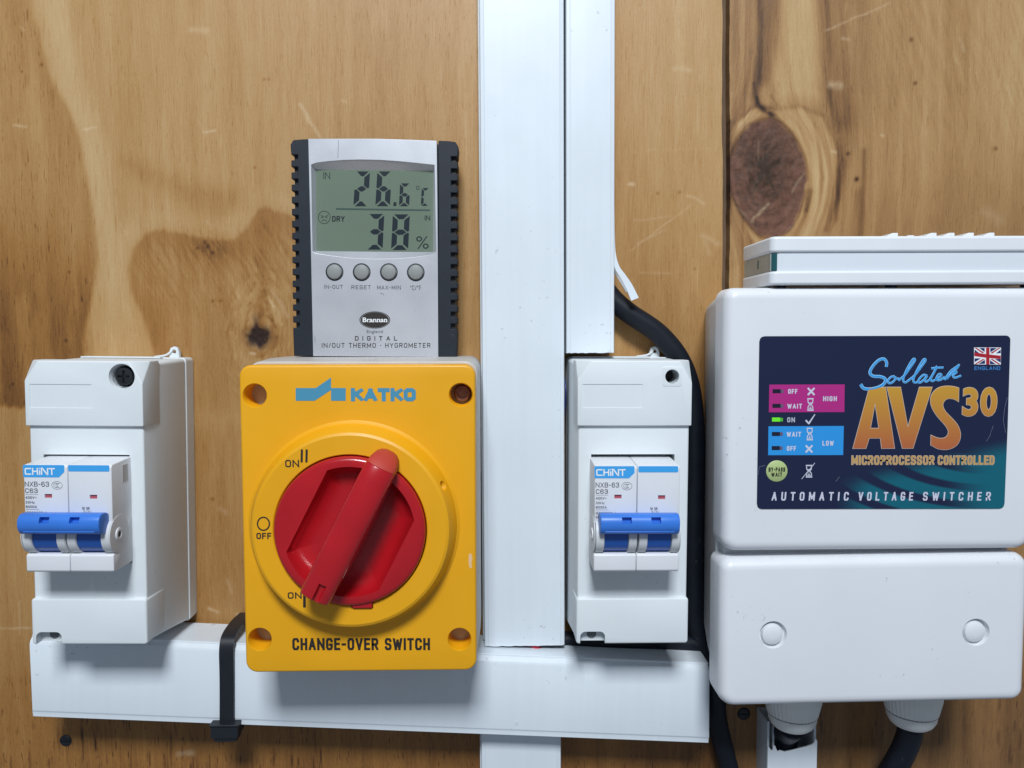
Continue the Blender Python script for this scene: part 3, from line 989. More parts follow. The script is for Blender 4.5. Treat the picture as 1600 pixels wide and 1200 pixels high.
tL = axis(-700, -6, -282, -6, 0.7)
tL = np.concatenate([tL, np.arange(-5.3, 62, 3.0), np.arange(62.5, 120, 0.7), [120.7]])
XL = np.repeat(tL[None, :], len(zs), 0)
XL[:, -1] = edgeL(zs)
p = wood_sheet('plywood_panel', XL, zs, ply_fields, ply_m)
tag(p, 'wide tan plywood panel with a small black knot, behind the yellow switch and white trunking', 'wood panel')
tR = axis(126.5, 720, 127, 305, 0.7)
XR = np.repeat(tR[None, :], len(zs), 0)
XR[:, 0] = edgeR(zs)
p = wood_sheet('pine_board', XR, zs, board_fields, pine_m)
tag(p, 'wooden board with a large round dark red knot, right of the dark gap', 'wood panel')
o = MB().box(-700, 720, -26, -7.1, -330, 400).build('wall', 'backing')
o['kind'] = 'structure'


def wall_screw(px, py, r, lab, m):
    x, z = plane_mm(px, py, 0)
    t = thing('screw', lab, 'screw', Frame(x, z), 'black screw heads sunk in the wood')
    h = MB().lathe([(r, -4), (r, 0.25), (r * 0.8, 0.75), (r * .3, 0.8)], 0, 0, 32).build('screw_head', m, t)
    cut(h, MB().box(-r * .8, r * .8, 0.35, 2, -.3, .3))
    return t


wall_screw(103, 1157, 3.3, 'black screw head in the plywood below the left end of the horizontal trunking', 'black')
wall_screw(1162, 1115, 3.6, 'black screw head in the wood below the white voltage switcher, beside its torn trunking', 'black')

# ================================================================== TRUNKING
TG = 'white plastic cable trunking lengths'


def jag(x0, x1, z, amp, n, seed):
    r = random.Random(seed)
    return [(x0 + (x1 - x0) * (i + r.uniform(-.3, .3) * (0 < i < n)) / n, z + r.uniform(-amp, amp)) for i in range(n + 1)]


def vtrunk(name, label, x0, x1, d, z0, z1, jb=0.0, jt=0.0, seed=1, lip=0.9):
    t = thing(name, label, 'trunking', Frame((x0 + x1) / 2, z0), TG)
    hw, h = (x1 - x0) / 2, z1 - z0
    tray = MB()
    tray.rings([[(x, dd, zz) for x, dd in ((-hw - lip, 0.05), (hw + .2, 0.05), (hw + .2, d * .55), (hw - 1.2, d * .55), (hw - 1.2, 1.3), (-hw - lip + 1.3, 1.3),
                                          (-hw - lip + 1.3, d * .62), (-hw - lip, d * .62))] for zz in (0.6, h)])
    tray.build('tray', 'trunk_in', t)
    # clip-on cover: a shallow U with rolled shoulders and a raw-cut lower edge
    r = random.Random(seed)
    front = [(-hw, d * .62 + .1), (-hw, d - 1.1), (-hw + .35, d - .45), (-hw + 1.9, d - .22), (-hw + 2.3, d)]
    n = 16
    front += [(-hw + 2.3 + (2 * hw - 4.6) * k_ / n, d + .18 * math.sin(math.pi * k_ / n)) for k_ in range(1, n)]
    front += [(hw - 2.3, d), (hw - 1.9, d - .22), (hw - .35, d - .45), (hw, d - 1.1), (hw, d * .62 + .1)]
    back = [(hw - 1.0, d * .62 + .1), (hw - 1.0, d - 1.6), (-hw + 1.0, d - 1.6), (-hw + 1.0, d * .62 + .1)]
    prof = front + back
    MB().rings([[(x, q_, r.uniform(-jb, jb)) for x, q_ in prof], [(x, q_, h) for x, q_ in prof]]).build('cover', 'trunk', t, angle=14)
    return t


vtrunk('cable_trunking', 'wide vertical white trunking right of the yellow switch, running up out of view', -7.2, 35.3, 20, -162.6, 400, 0.2, seed=3)
tb = vtrunk('cable_trunking', 'narrower vertical white trunking with a torn lip, above the right breaker box', 36.4, 61.3, 19.4, -8.0, 400, 0.22, seed=9, lip=0.0)
# the torn lip hanging off its right edge
fr = Frame((36.4 + 61.3) / 2, -8.0)
path = [(-.9, 60), (-1.0, 40), (-0.8, 32), (0.6, 26), (3.0, 22), (6.2, 16.5), (9.2, 9.6)]
lp = MB()
P = [(fr.local(62.6 + x, 10 + z)) for x, z in path]
Ps = smooth_path([(x, 0, z) for x, z in P], 6)
rg = []
for i, q in enumerate(Ps):
    k = i / (len(Ps) - 1)
    wd = 0.35 + 1.5 * k
    dd = 12 + 7 * k
    rg.append([(q.x - wd, dd, q.z - wd * .5), (q.x + wd, dd + 1.0, q.z + wd * .3), (q.x + wd, dd + 1.5, q.z + wd * .3 + .1), (q.x - wd, dd + .7, q.z - wd * .5 + .1)])
lp.rings(rg).build('torn_lip', 'trunk', tb)
lp = MB().rings([[(q.x - .9 + 0.4 * i / len(Ps), 9 + 2 * i / len(Ps), q.z - 2), (q.x + .1, 9 + 2 * i / len(Ps), q.z - 1.2), (q.x + .1, 10, q.z - 1.), (q.x - .9, 10, q.z - 1.5)] for i, q in enumerate(Ps[:-5])])
lp.build('torn_sliver', 'trunk_in', tb)
vtrunk('cable_trunking', 'short vertical white trunking below the horizontal trunking, running down out of view', -9.4, 33.4, 17.5, -330, -209.3, seed=5)

# horizontal trunking, slightly tilted and open at both ends
HF = Frame(-64, -181.0, 3.3)
th = thing('cable_trunking', 'horizontal white trunking under the yellow switch, sloping down to the right, tied at its left', 'trunking', HF, TG)
hl0, hl1, hh = -174.5, 174.0, 21.0


def uprof(s):
    return [(d, z) for d, z in s]


c = MB()
prof = [(3, hh), (30 - 2.6, hh), (30 - 2.4, hh - 1.1), (30 - .7, hh - 2.4), (30, hh - 4.2), (30, -hh + 3.4), (29.6, -hh + 2.6), (29.6, -hh), (3, -hh), (3, -hh + 1.2), (28.3, -hh + 1.2),
        (28.6, hh - 4.2), (27, hh - 1.3), (3, hh - 1.3)]
r = random.Random(5)
c.rings([[(hl0 + r.uniform(-.15, .15) - 0.058 * z, d, z) for d, z in prof],
         [(hl1 + r.uniform(-.15, .15) - 0.058 * z, d, z) for d, z in prof]])
c.build('cover', 'trunk', th, bevel=0.25, seg=2, limit=25)
c = MB().box(hl0 + 2, hl1 - 16, 0.1, 1.4, -hh + 1.3, hh - 1.4)
c.build('tray', 'trunk_in', th)
hx, hz = HF.local(*plane_mm(807, 1130, 30))
MB().lathe([(0.9, 29.5), (0.9, 30.2), (0.55, 30.25), (0.5, 29.9)], hx, hz, 24).build('pin_mark', 'trunk_in', th)

# small torn trunking under the voltage switcher
st = thing('cable_trunking', 'small white trunking with a jagged torn cover, below the left cable gland', 'trunking', Frame(158.5, -330), TG)
MB().zprism([(-13.2, .05), (13.2, .05), (13.2, 17), (12.0, 17), (12.0, 1.3), (-12.0, 1.3), (-12.0, 16.4), (-13.2, 16.4)], 0, 122).build('tray', 'trunk_in', st)
MB().zprism([(-9.4, 1.35), (-8.4, 1.35), (-8.4, 14), (-9.4, 14)], 0, 118).build('tray_rib', 'trunk', st)
o = [(-13.4, 0), (13.5, 0), (13.5, 111.5), (12.6, 113.5), (11.6, 110.3), (10.4, 109.4), (8, 108.6), (4, 107.6), (0, 106.6), (-4, 105.8), (-6.5, 106.6), (-8, 106.0),
     (-9.3, 109.2), (-10.4, 110.0), (-10.8, 106.4), (-12.0, 107.6), (-12.6, 108.8), (-13.4, 108.4)]
c = MB().prism(o, 17, 18.2)
c.box(-13.4, -12.4, 16.45, 17, 0, 107)
c.box(12.6, 13.5, 14, 17, 0, 110)
c.build('cover', 'trunk', st, bevel=0.2, seg=2, limit=60)

# ================================================================== CABLE TIE
ct = thing('cable_tie', 'black cable tie strapped round the horizontal trunking beside the yellow switch', 'cable tie', Frame(-138, -205))
sp = [(0.6, 54.5), (12, 55.2), (22, 54.6), (28.5, 53.0), (31.2, 50.0), (31.9, 45), (31.5, 38), (31.2, 30), (31.2, 20), (31.3, 11), (31.2, 5)]
SP = smooth_path([(0, d, z) for d, z in sp], 6)
rg = []
for i, q in enumerate(SP):
    t = (SP[min(i + 1, len(SP) - 1)] - SP[max(i - 1, 0)]).normalized()
    nrm = Vector((0, t.z, -t.y))
    off = -1.5 * max(0, (50 - q.z)) / 50 * 0.9
    a, b = q + nrm * .75, q - nrm * .75
    rg.append([(-3.6 + off, a.y, a.z), (-2.9 + off, a.y + .35 * nrm.y, a.z + .35 * nrm.z), (2.9 + off, a.y + .35 * nrm.y, a.z + .35 * nrm.z), (3.6 + off, a.y, a.z), (3.6 + off, b.y, b.z), (-3.6 + off, b.y, b.z)])
MB().rings(rg).build('strap', 'black', ct)
hd = MB().loft([(rrect(-8.6, 5.2, 2.2, 9.2, 1.2), 24), (rrect(-8.6, 5.2, 2.0, 9.4, 1.2), 34.5)]).build('tie_head', 'black', ct, bevel=.5)
MB().box(-7.6, 4.2, 26, 33.5, -.2, 2.2).build('tie_tail', 'black', ct, bevel=.8)
MB().loft([(rrect(-9.1, 5.7, 8.6, 9.6, .4), 24), (rrect(-9.1, 5.7, 8.6, 9.6, .4), 35.2)]).build('tie_flange', 'black', ct, bevel=.25)

# ================================================================== BREAKER BOXES
EG = 'white breaker boxes with a double breaker in each'


def make_box():
    t = thing('breaker_box', 'x', 'breaker box', Frame(0, 0), EG)
    base = MB().loft([(rrect(-27.6, 28.0, -6.5, 134.6, 2), 0.05), (rrect(-27.6, 28.0, -6.5, 134.6, 2), 9.8)])
    base.build('base', 'boxb', t, bevel=0.5)
    # cover: middle body, then the two raised end caps
    low = MB().rings([[(x, d, z) for x, z in rrect(-27 + i, 27 - i, -4 + k, 133.5 - j, 2.0)] for d, i, k, j in ((9.9, -.6, -2.0, -.6), (40, 0, 2.5, 0), (55.2, .7, 4.2, 6))])
    b = low.build('cover', 'box', t, bevel=0.8)
    cut(b, MB().box(-19.6 - .6, 20.2 - .6, 30, 60, 38.7, 90.2))
    oc = [(-27.0, 103.8), (27.0, 103.8), (27.0, 123.5), (21.0, 134.0), (-20.5, 134.0), (-27.0, 124.5)]
    ob = [(-27.3, 103.6), (27.3, 103.6), (27.3, 133.6), (27.2, 134.2), (-27.2, 134.2), (-27.3, 133.6)]
    cap = MB().loft([(ob, 40.0), ([(x, z) for x, z in ob], 49.5), (oc, 57.0)])
    capo = cap.build('upper_cap', 'box', t, bevel=0.9)
    cut(capo, MB().box(-24.6, 3.6, 56.72, 58, 112.2, 123.2))
    lc = MB().loft([(rrect(-27.2, 27.2, 0.2, 22.0, 1.6), 38.0), (rrect(-26.9, 26.9, 0, 22.0, 1.4), 57)]).build('lower_cap', 'box', t, bevel=0.9)
    cut(lc, MB().loft([(rrect(-25.0, -13.0, -6, 6.0, (0, 0, 2.6, 2.6)), 52.3), (rrect(-25.0, -13.0, -6, 6.0, (0, 0, 2.6, 2.6)), 62)]))
    cut(b, MB().box(-25.4, -12.6, 52.4, 62, -8, 6.4))
    MB().lathe([(2.3, 51.2), (2.3, 52.42), (1.8, 52.46)], -19.0, 3.2, 32).build('screw_hole', 'shade_hole', t)
    # hanging tab with its hole, and the lid lip
    plate('hanging_tab', [[(-2.6 + 20, 134.0), (-2.6 + 20, 137.5), (18.2, 139.6), (20, 140.4), (21.8, 139.6), (22.6, 137.5), (22.8, 134.0)][::-1], circle(20, 137.6, 1.0, 20)], 2.5, 5.5, 'box', t, bev=.4)
    MB().tube([(10, 6, 134.8), (15.5, 6.4, 135.6), (18, 6, 137.0), (19, 5.2, 138.6)], (.5, .7), 10).build('hinge_wire', 'boxb', t)
    MB().box(-25, 16, 6, 13, 134.2, 135.0).build('lip', 'boxb', t, bevel=.25)
    return t


EB = make_box()
EL = copy_tree(EB)
for t, x, z, tilt, lab in ((EB, 64.3, -146.9, 0.4, 'white breaker box with an empty upper screw hole, right of the wide vertical trunking'),
                           (EL, -193.0, -143.6, 0.9, 'white breaker box with a dark upper screw, at the left end of the wall')):
    t.location, t.rotation_euler = (x * MM, 0, z * MM), (0, math.radians(tilt), 0)
    t['label'] = lab
EB.scale = (1, 1, 1.013)
for t in (EB, EL):
    cap = [c for c in kids(t) if c.name.startswith('upper_cap')][0]
    body = [c for c in kids(t) if c.name.split('.')[0] == 'cover'][0]
    cap.data, body.data = cap.data.copy(), body.data.copy()
    if t is EL:                                                     # a scooped well holding a dark screw
        for q_ in (cap, body):
            cut(q_, MB().lathe([(4.4, 47.5), (4.6, 51.0), (5.2, 54.0), (6.4, 58.5)], 17.6, 127.0, 40))
        sc = MB().lathe([(4.25, 46), (4.25, 54.4), (3.9, 55.0), (2.4, 55.2)], 17.6, 127.0, 36).build('cover_screw', 'steel', t)
        cut(cut(sc, MB().box(14.8, 20.4, 54.2, 58, 126.5, 127.5)), MB().box(17.1, 18.1, 54.2, 58, 124.2, 129.8))
    else:                                                           # a square boss with an empty round hole
        bo = MB().loft([(rrect(12.6, 22.4, 121.9, 131.6, 1.5), 44), (rrect(12.6, 22.4, 121.9, 131.6, 1.5), 57.15)]).build('screw_boss', 'box', t, bevel=.5)
        for q_ in (cap, body, bo):
            cut(q_, MB().lathe([(3.0, 43.5), (3.1, 56.4), (3.5, 57.6)], 17.5, 126.8, 36))
        MB().lathe([(2.95, 43.7), (2.95, 46.0)], 17.5, 126.8, 32).build('screw_hole', 'hole', t)

# ================================================================== DOUBLE CIRCUIT BREAKERS
BF = Frame(63.1, -106.75, 0.5, (910, 700, 5.714), 73)
BR = thing('circuit_breaker', 'x', 'circuit breaker', BF, 'white double breakers with a blue handle bar')
for s in (-1, 1):
    x0, x1 = (-19.35, -0.12) if s < 0 else (0.12, 19.35)
    prof = [(31, 0), (72.2, 0), (73, .8), (73, 7.6), (72.2, 8.3), (67, 8.8), (66, 13), (66, 22), (73, 22.6), (73, 47.6), (72.1, 48.7), (56, 49.6), (31, 49.6)]
    b = MB().xprism(prof, x0, x1).build('pole_housing', 'brk', BR, bevel=.45)
    for (cx0, cx1) in ((x0 + .25, x0 + 4.4), (x1 - 4.1, x1 - .05 - (0.02 if s > 0 else 0))):
        MB().xlathe([(7.0, cx0), (8.7, cx0 + .35), (8.7, cx1 - .35), (8.2, cx1)], 67.6, 16.4, 48).build('collar', 'collar', BR)
    MB().xlathe([(7.7, x0 + 4.5), (7.7, x1 - 4.2)], 67.6, 16.2, 40).build('toggle', 'blue_d', BR)
    wx0, wx1, wz0, wz1 = ((285, 350, 452, 417), (675, 740, 458, 422))[0 if s < 0 else 1]
    a, q = BF.at(wx0, wz0), BF.at(wx1, wz1)
    cut(b, MB().box(a[0], q[0], 72.2, 75, a[1], q[1]))
    wd = MB().box(a[0] + .02, q[0] - .02, 71.8, 72.32, a[1] + .02, q[1] - .02).build('indicator_window', 'pink', BR)
    toggle_web = MB().loft([(rrect(x0 + 4.9, x1 - 4.6, 15.5, 24, .5), 66.5), (rrect(x0 + 4.9, x1 - 4.6, 19.0, 24.5, .5), 77)])
    toggle_web.build('toggle_web', 'blue_d', BR)
# pivot ring on the outer faces
for x, k in ((19.3, 1), (-19.3, -1)):
    MB().xlathe([(8.6, x - .1 * k), (8.6, x + .22 * k), (8.1, x + .3 * k)], 67.6, 16.4, 48).build('collar_disc', 'collar', BR)
    MB().xlathe([(2.9, x + .2 * k), (2.9, x + .75 * k), (2.5, x + .9 * k), (1.7, x + .9 * k), (1.6, x + .5 * k)], 68.5, 16.4, 28).build('pivot_ring', 'brk', BR)
    MB().xlathe([(1.5, x + .3 * k), (1.2, x + .7 * k)], 68.5, 16.4, 20).build('pivot_pin', 'hole', BR)
MB().box(19.33, 19.55, 58.5, 63.5, 39.0, 47.0).build('side_window', 'swbase', BR, bevel=.08)
# the handle bar tying the two poles
hb = [(66.6, 22.6), (68.5, 20.6), (75.5, 20.9), (77.6, 21.8), (78.9, 23.8), (79.2, 26), (78.7, 28.2), (77.2, 29.7), (75, 30.1), (71.5, 29.5), (68.6, 27.2)]
hb = [(d + 2.6, z - 2.0) for d, z in hb]
hb = [(q.y, q.z) for q in smooth_path([(0, d, z) for d, z in hb + hb[:1]], 3)[:-1]]
h = MB().xprism(hb, -17.6, 17.7).build('handle_bar', 'blue', BR, bevel=.5, limit=50)
for a in (-8.1, 4.9):
    cut(h, MB().box(a, a + 4.3, 78.8, 86, 24.4, 27.0))
MB().box(-15.5, 15.5, 80.2, 81.1, 20.2, 20.75).build('handle_ridge', 'blue', BR, bevel=.2)
# printed front
tagp = plate('brand_tag', [BF.pts((108, 168), (114, 162), (459, 162), (465, 168), (465, 222), (415, 270), (114, 270), (108, 264))], 73.02, 73.10, 'tagblue', BR)
k = dict(d=73.1)
for string, bb in (('C', (124, 188, 178, 249)), ('H', (186, 188, 236, 249)), ('N', (262, 188, 325, 249)), ('T', (330, 188, 386, 249))):
    pass
LW = 0.58


def strokes(name, fr, lines, wd, d, m, parent, lift=.1):
    b = MB()
    for j, ln in enumerate(lines):
        ribbon(b, [Vector(fr.at(*q, d)) for q in ln], wd, d + lift + j * .004)
    return b.build(name, m, parent)


strokes('lettering', BF, [[(180, 194), (134, 194), (129, 199), (129, 238), (134, 243), (180, 243)], [(193, 188), (193, 249)], [(193, 218), (234, 218)], [(234, 188), (234, 249)],
                          [(253, 208), (253, 249)], [(253, 188), (253, 198)], [(270, 249), (270, 191), (278, 191), (317, 245), (322, 245), (322, 188)],
                          [(330, 194), (386, 194)], [(358, 197), (358, 249)]], LW, 73.1, 'white_ink', tagp, .06)
plate('pole_stripe', [BF.pts((500, 168), (506, 162), (849, 162), (855, 168), (855, 211), (849, 217), (506, 217), (500, 211))], 73.02, 73.1, 'tagblue', BR)
ftext(BF, 'NXB-63', (118, 308, 328, 352), .3, 'grey_ink', BR)
ftext(BF, 'C63', (120, 368, 228, 408), .3, 'grey_ink', BR)
ftext(BF, '400V~', (120, 437, 216, 460), .2, 'grey_ink', BR)
ctext(BF, '50Hz', (120, 479, 198, 501), 'grey_ink', BR, bold=0.006)
ftext(BF, '6000A', (120, 518, 216, 540), .2, 'grey_ink', BR)
ftext(BF, 'IEC60898-1', (120, 571, 296, 592), .18, 'grey_ink', BR)
ftext(BF, 'GB/T 10963.1', (120, 606, 290, 628), .18, 'grey_ink', BR)
strokes('rule_line', BF, [[(120, 421), (231, 421)], [(120, 553), (233, 553)]], .1, 73, 'grey_ink', BR)
ell = lambda rx, ry: [(397 + rx * math.cos(2 * math.pi * i / 36), 340 + ry * math.sin(2 * math.pi * i / 36)) for i in range(37)]
arc = lambda cx, r, a0, a1: [(cx + r * math.cos(math.radians(a0 + (a1 - a0) * i / 10)), 340 + r * math.sin(math.radians(a0 + (a1 - a0) * i / 10))) for i in range(11)]
strokes('approval_mark', BF, [ell(46, 34), arc(388, 20, 60, 300), arc(404, 17, 70, 290), arc(418, 17, 80, 280)], .15, 73, 'grey_ink', BR)
ftext(BF, '18 38', (604, 529, 670, 552), .2, 'grey_ink', BR)
strokes('circuit_symbol', BF, [[(612, 556), (634, 578)], [(640, 558), (640, 584)], [(618, 568), (628, 562)], [(650, 556), (672, 578)], [(680, 560), (680, 588)], [(656, 568), (666, 562)]], .14, 73, 'grey_ink', BR)
strokes('circuit_symbol', BF, [[(345, 582), (430, 582)], [(375, 576), (395, 586), (415, 576)]], .12, 73, 'grey_ink', BR)

BL = copy_tree(BR)
for t, x, z, tilt, lab in ((BR, 63.1, -106.75, 0.5, 'white double breaker with blue handle bar, right of the wide vertical trunking'),
                           (BL, -191.6, -103.9, 0.8, 'white double breaker with blue handle bar, leftmost on the wall')):
    t.location, t.rotation_euler = (x * MM, 0, z * MM), (0, math.radians(tilt), 0)
    t['label'] = lab

# ================================================================== YELLOW CHANGE-OVER SWITCH
SF = Frame(-62.2, -81.8, 0.25, (360, 540, 2.2634), 72)
sw = thing('changeover_switch', 'yellow changeover switch box with a big red rotary knob', 'switch', SF)
MB().loft([(rrect(-53.2, 53.7, -69.0, 72.5, 6), 0.05), (rrect(-53.2, 53.7, -69.0, 72.5, 6), 38), (rrect(-52.4, 53.2, -69.3, 71.4, 6), 60)]).build('base', 'swbase', sw, bevel=.7)
cov = MB().loft([(rrect(-52.5, 52.5, -70.1, 70.1, 5.2, 8), 58), (rrect(-52.5, 52.5, -70.1, 70.1, 5.2, 8), 72)]).build('cover', 'yellow', sw, bevel=1.1, seg=4, limit=60)
KC = SF.at((546 - 360) * 2.2634, (831 - 540) * 2.2634, 84)
kx, kz = KC
ring = MB().lathe([(49.5, 71.0), (47.6, 72.0), (46.2, 73.2), (44.0, 80.0), (43.2, 81.6), (42.0, 82.2), (33.9, 82.2), (33.5, 81.8), (33.5, 74), (20, 73.5)], kx, kz, 128)
ring = ring.build('dial_ring', 'yellow', sw, angle=25)
for (px, py) in ((398, 618), (720, 617), (406, 999), (718, 999)):
    x, z = SF.at((px - 360) * 2.2634, (py - 540) * 2.2634)
    cut(cov, MB().lathe([(5.0, 58.6), (5.0, 71.2), (5.6, 72.2), (5.6, 74)], x, z, 40))
    if px == 720 and py == 617:
        s_ = MB().lathe([(3.9, 58.8), (3.9, 63.0), (3.4, 63.8), (2.4, 63.9), (2.2, 62.8)], x + .3, z, 32).build('cover_screw', 'rust', sw)
    else:
        MB().lathe([(2.6, 58.62), (2.6, 58.9), (1.2, 58.95)], x, z, 24).build('cover_screw', 'steel', sw)
# knob: rim plate with two hollows either side of the grip
ax = Vector((0.455, 0.89)).normalized()
px_ = Vector((ax.y, -ax.x))                     # to the right of the grip


def K(a, b):
    v = ax * a + px_ * b
    return kx + v.x, kz + v.y


def pocket(sgn, inner, outer, R0, n=14):
    pts = []
    a_out = math.sqrt(R0 ** 2 - outer ** 2)
    a_in = math.sqrt(R0 ** 2 - inner ** 2)
    t0, t1 = math.atan2(inner, a_in), math.atan2(outer, a_out)
    for i in range(n + 1):
        t = t0 + (t1 - t0) * i / n
        pts.append(K(R0 * math.cos(t), sgn * R0 * math.sin(t)))
    for i in range(n + 1):
        t = t1 + (t0 - t1) * i / n
        pts.append(K(-R0 * math.cos(t), sgn * R0 * math.sin(t)))
    return pts


kd = MB().lathe([(33.0, 72.5), (33.0, 83.2), (32.4, 84.3), (31.2, 84.8), (0.5, 84.8)], kx, kz, 96).build('knob', 'red', sw, angle=25)
for sgn, outer in ((-1, 20.5), (1, 23.0)):
    # the hollow: a trough with a sloping, rounded floor
    rows = []
    rows = [(pocket(sgn, i_, outer - o_, r_), d) for i_, o_, r_, d in ((6.2, 10.5, 16.5, 76.4), (5.9, 7.0, 20.5, 76.9), (5.6, 4.2, 23.8, 78.0), (5.3, 2.0, 26.4, 79.8), (5.1, .7, 28.0, 82.4), (5.0, 0, 28.7, 84.9), (5, 0, 28.7, 92))]
    cut(kd, MB().loft(rows), angle=48)
# the grip bar: wide at its foot, rounded on top, sloping at its tip
gr = []
half = lambda wt, wb, top, n=9: [(-wb, 76.0), (-wb, 80.0)] + [(-wt * math.cos(math.pi * i / n), top - 3.2 + 3.2 * math.sin(math.pi * i / n)) for i in range(n + 1)] + [(wb, 80.0), (wb, 76.0)]
for a, wt, wb, top in ((-29.0, 6.0, 6.2, 97.4), (-28.2, 6.6, 6.8, 98.8), (-10, 6.9, 7.6, 99.2), (10, 6.9, 8.0, 98.6), (27, 6.8, 7.2, 97.2), (33.5, 6.5, 6.8, 95.6)):
    gr.append([(*[K(a, b)[0]], d, K(a, b)[1]) for b, d in half(wt, wb, top)])
g = MB().rings(gr).build('grip', 'red', sw, bevel=.5, limit=45, angle=40)
# notch near the lower end of the grip
gx = K(-24, 1.2)
cut(g, MB().tube([(*[K(-31, 1.0)[0]], 98.2, K(-31, 1.0)[1]), (*[K(-26, 1.0)[0]], 98.3, K(-26, 1.0)[1]), (*[K(-20.5, 1.0)[0]], 98.9, K(-20.5, 1.0)[1])], 1.7, 16), angle=40)
tip = []
for a, wt, top, fl in ((33.6, 6.5, 95.5, 1), (35.5, 6.2, 94.0, 1), (37.6, 5.2, 91.5, 1), (39.0, 3.6, 89.0, 1), (39.7, 1.6, 87.0, 1)):
    tip.append([(*[K(a, b)[0]], d, K(a, b)[1]) for b, d in [(-wt, 82.6), (-wt, 83.5)] + [(-wt * math.cos(math.pi * i / 9), top - 3.0 + 3.0 * math.sin(math.pi * i / 9)) for i in range(10)] + [(wt, 83.5), (wt, 82.6)]])
MB().rings(tip).build('grip_tip', 'red_worn', sw, angle=60)
# padlock tab at the lower edge of the dial and the hole in its flank
tx, tz = SF.at((566 - 360) * 2.2634, (946 - 540) * 2.2634, 83)
MB().box(tx - 4.4, tx + 4.4, 74, 83.4, tz - 1.4, tz + 3.6).build('padlock_tab', 'red', sw, bevel=.7)
cut(ring, MB().box(tx - 4.9, tx + 4.7, 76, 84, tz - 1.8, tz + 6))
ca, sa = math.cos(math.radians(25)), math.sin(math.radians(25))
cut(ring, MB().tube([(kx + q_ * ca, 77.8, kz + q_ * sa) for q_ in (36, 44, 54)], 2.3, 20, 2), angle=25)
# printing
ftext(SF, 'KATKO', (426, 150, 656, 197), 1.85, 'katko', sw, gap=.10)
plate('logo', [SF.pts((231, 150), (302, 150), (356, 113), (356, 150), (408, 150), (408, 195), (356, 195), (356, 157), (298, 195), (231, 195))], 72.02, 72.1, 'katko', sw)
ftext(SF, 'CHANGE-OVER SWITCH', (219, 1034, 706, 1077), 1.08, 'black_ink', sw, gap=.28)
R82 = Frame(SF.x, SF.z, 0.25, SF.crop, 82.2)
ftext(R82, 'ON', (194, 404, 243, 430), .55, 'black_ink', sw)
strokes('lettering', R82, [[(253, 367), (252, 413)], [(270, 367), (269, 413)]], .95, 82.2, 'black_ink', sw)
oo = lambda cx, cy, rx, ry: [(cx + rx * math.cos(2 * math.pi * i / 40), cy + ry * math.sin(2 * math.pi * i / 40)) for i in range(41)]
strokes('lettering', R82, [oo(117, 630, 21, 23)], .6, 82.2, 'black_ink', sw)
ftext(R82, 'OFF', (92, 662, 145, 684), .55, 'black_ink', sw)
ftext(R82, 'ON', (203, 872, 252, 895), .55, 'black_ink', sw)
strokes('lettering', R82, [[(262, 878), (262, 926)]], 1.2, 82.2, 'black_ink', sw)
wx, wz = SF.at(850, 760)
plate('scuff', [[(wx - .9, wz + 3), (wx + .3, wz + 3.2), (wx + .8, wz + 1), (wx + .3, wz - 1.2), (wx + .6, wz - 3.3), (wx - .5, wz - 3.6), (wx - 1, wz - 1)]], 71.95, 72.04, 'scratch', sw)

# ================================================================== THERMOMETER
TF = Frame(-60.7, -9.1, 0.7, (430, 190, 3.1594), 25)
tm = thing('thermo_hygrometer', 'silver and black digital thermometer standing on the yellow switch, reading 26.6', 'thermometer', TF)
H = 108.4
tilt_z = lambda x, z: z


def grip_outline(s):
    # s=-1 left grip: outer edge at -41.4, inner at -31.6; notches cut into the outer edge
    ins = 32.0 if s < 0 else 31.2
    ed = 42.6 if s < 0 else 41.2
    out = [(s * ins, 0), (s * (ed - .6), 0)]
    z = 14.2
    for i in range(15):
        z0 = z + i * 5.98
        out += [(s * (ed - .3), z0), (s * (ed - 3.6), z0), (s * (ed - 3.6), z0 + 2.7), (s * (ed - .3), z0 + 2.7)]
    out += [(s * ed, 105.5), (s * (ed - 1.4), 107.8), (s * 36.5, 108.3), (s * ins, 108.4)]
    return out


for s in (-1, 1):
    gp = MB().prism(grip_outline(s), 12, 24.0)
    gp.build('side_grip', 'grip', tm, bevel=.35, seg=2, limit=50)
    MB().box(*sorted((s * 32.2, s * (41.2 if s < 0 else 39.8))), 9, 21.8, 1, 106.5).build('grip_core', 'black', tm)
MB().loft([(rrect(-39.5, 39.5, .3, 107.5, 3), 3), (rrect(-40.4, 40.4, 0, 107.8, 3), 8), (rrect(-40.0, 40.0, 0, 107.6, 3), 15.5), (rrect(-36, 36, 0, 107.6, 3), 16), (rrect(-36, 36, 0, 107.6, 3), 20)]).build('back_case', 'black', tm, bevel=.6)
win = TF.pts((178, 212), (205, 203), (260, 196), (340, 190), (420, 188), (520, 190), (620, 197), (700, 205), (786, 214), (794, 640), (780, 655), (700, 667), (600, 676), (490, 678),
             (380, 673), (280, 662), (200, 650), (184, 640))
fl_, fr_ = TF.pts((163, 84), (168, 300), (176, 640)), TF.pts((803, 640), (800, 300), (797, 94))
xl, xr_ = TF.at(187, 1158)[0], TF.at(805, 1158)[0]
face = [(xl, 0), (xr_, 0)] + fr_ + [(0, (fl_[0][1] + fr_[-1][1]) / 2 + .5)] + fl_
plate('face_plate', [face, win], 20, 25, 'silver', tm, bev=.15)
lcd = TF.pts((188, 228), (772, 236), (780, 640), (200, 634))
lo = []
n = len(win)
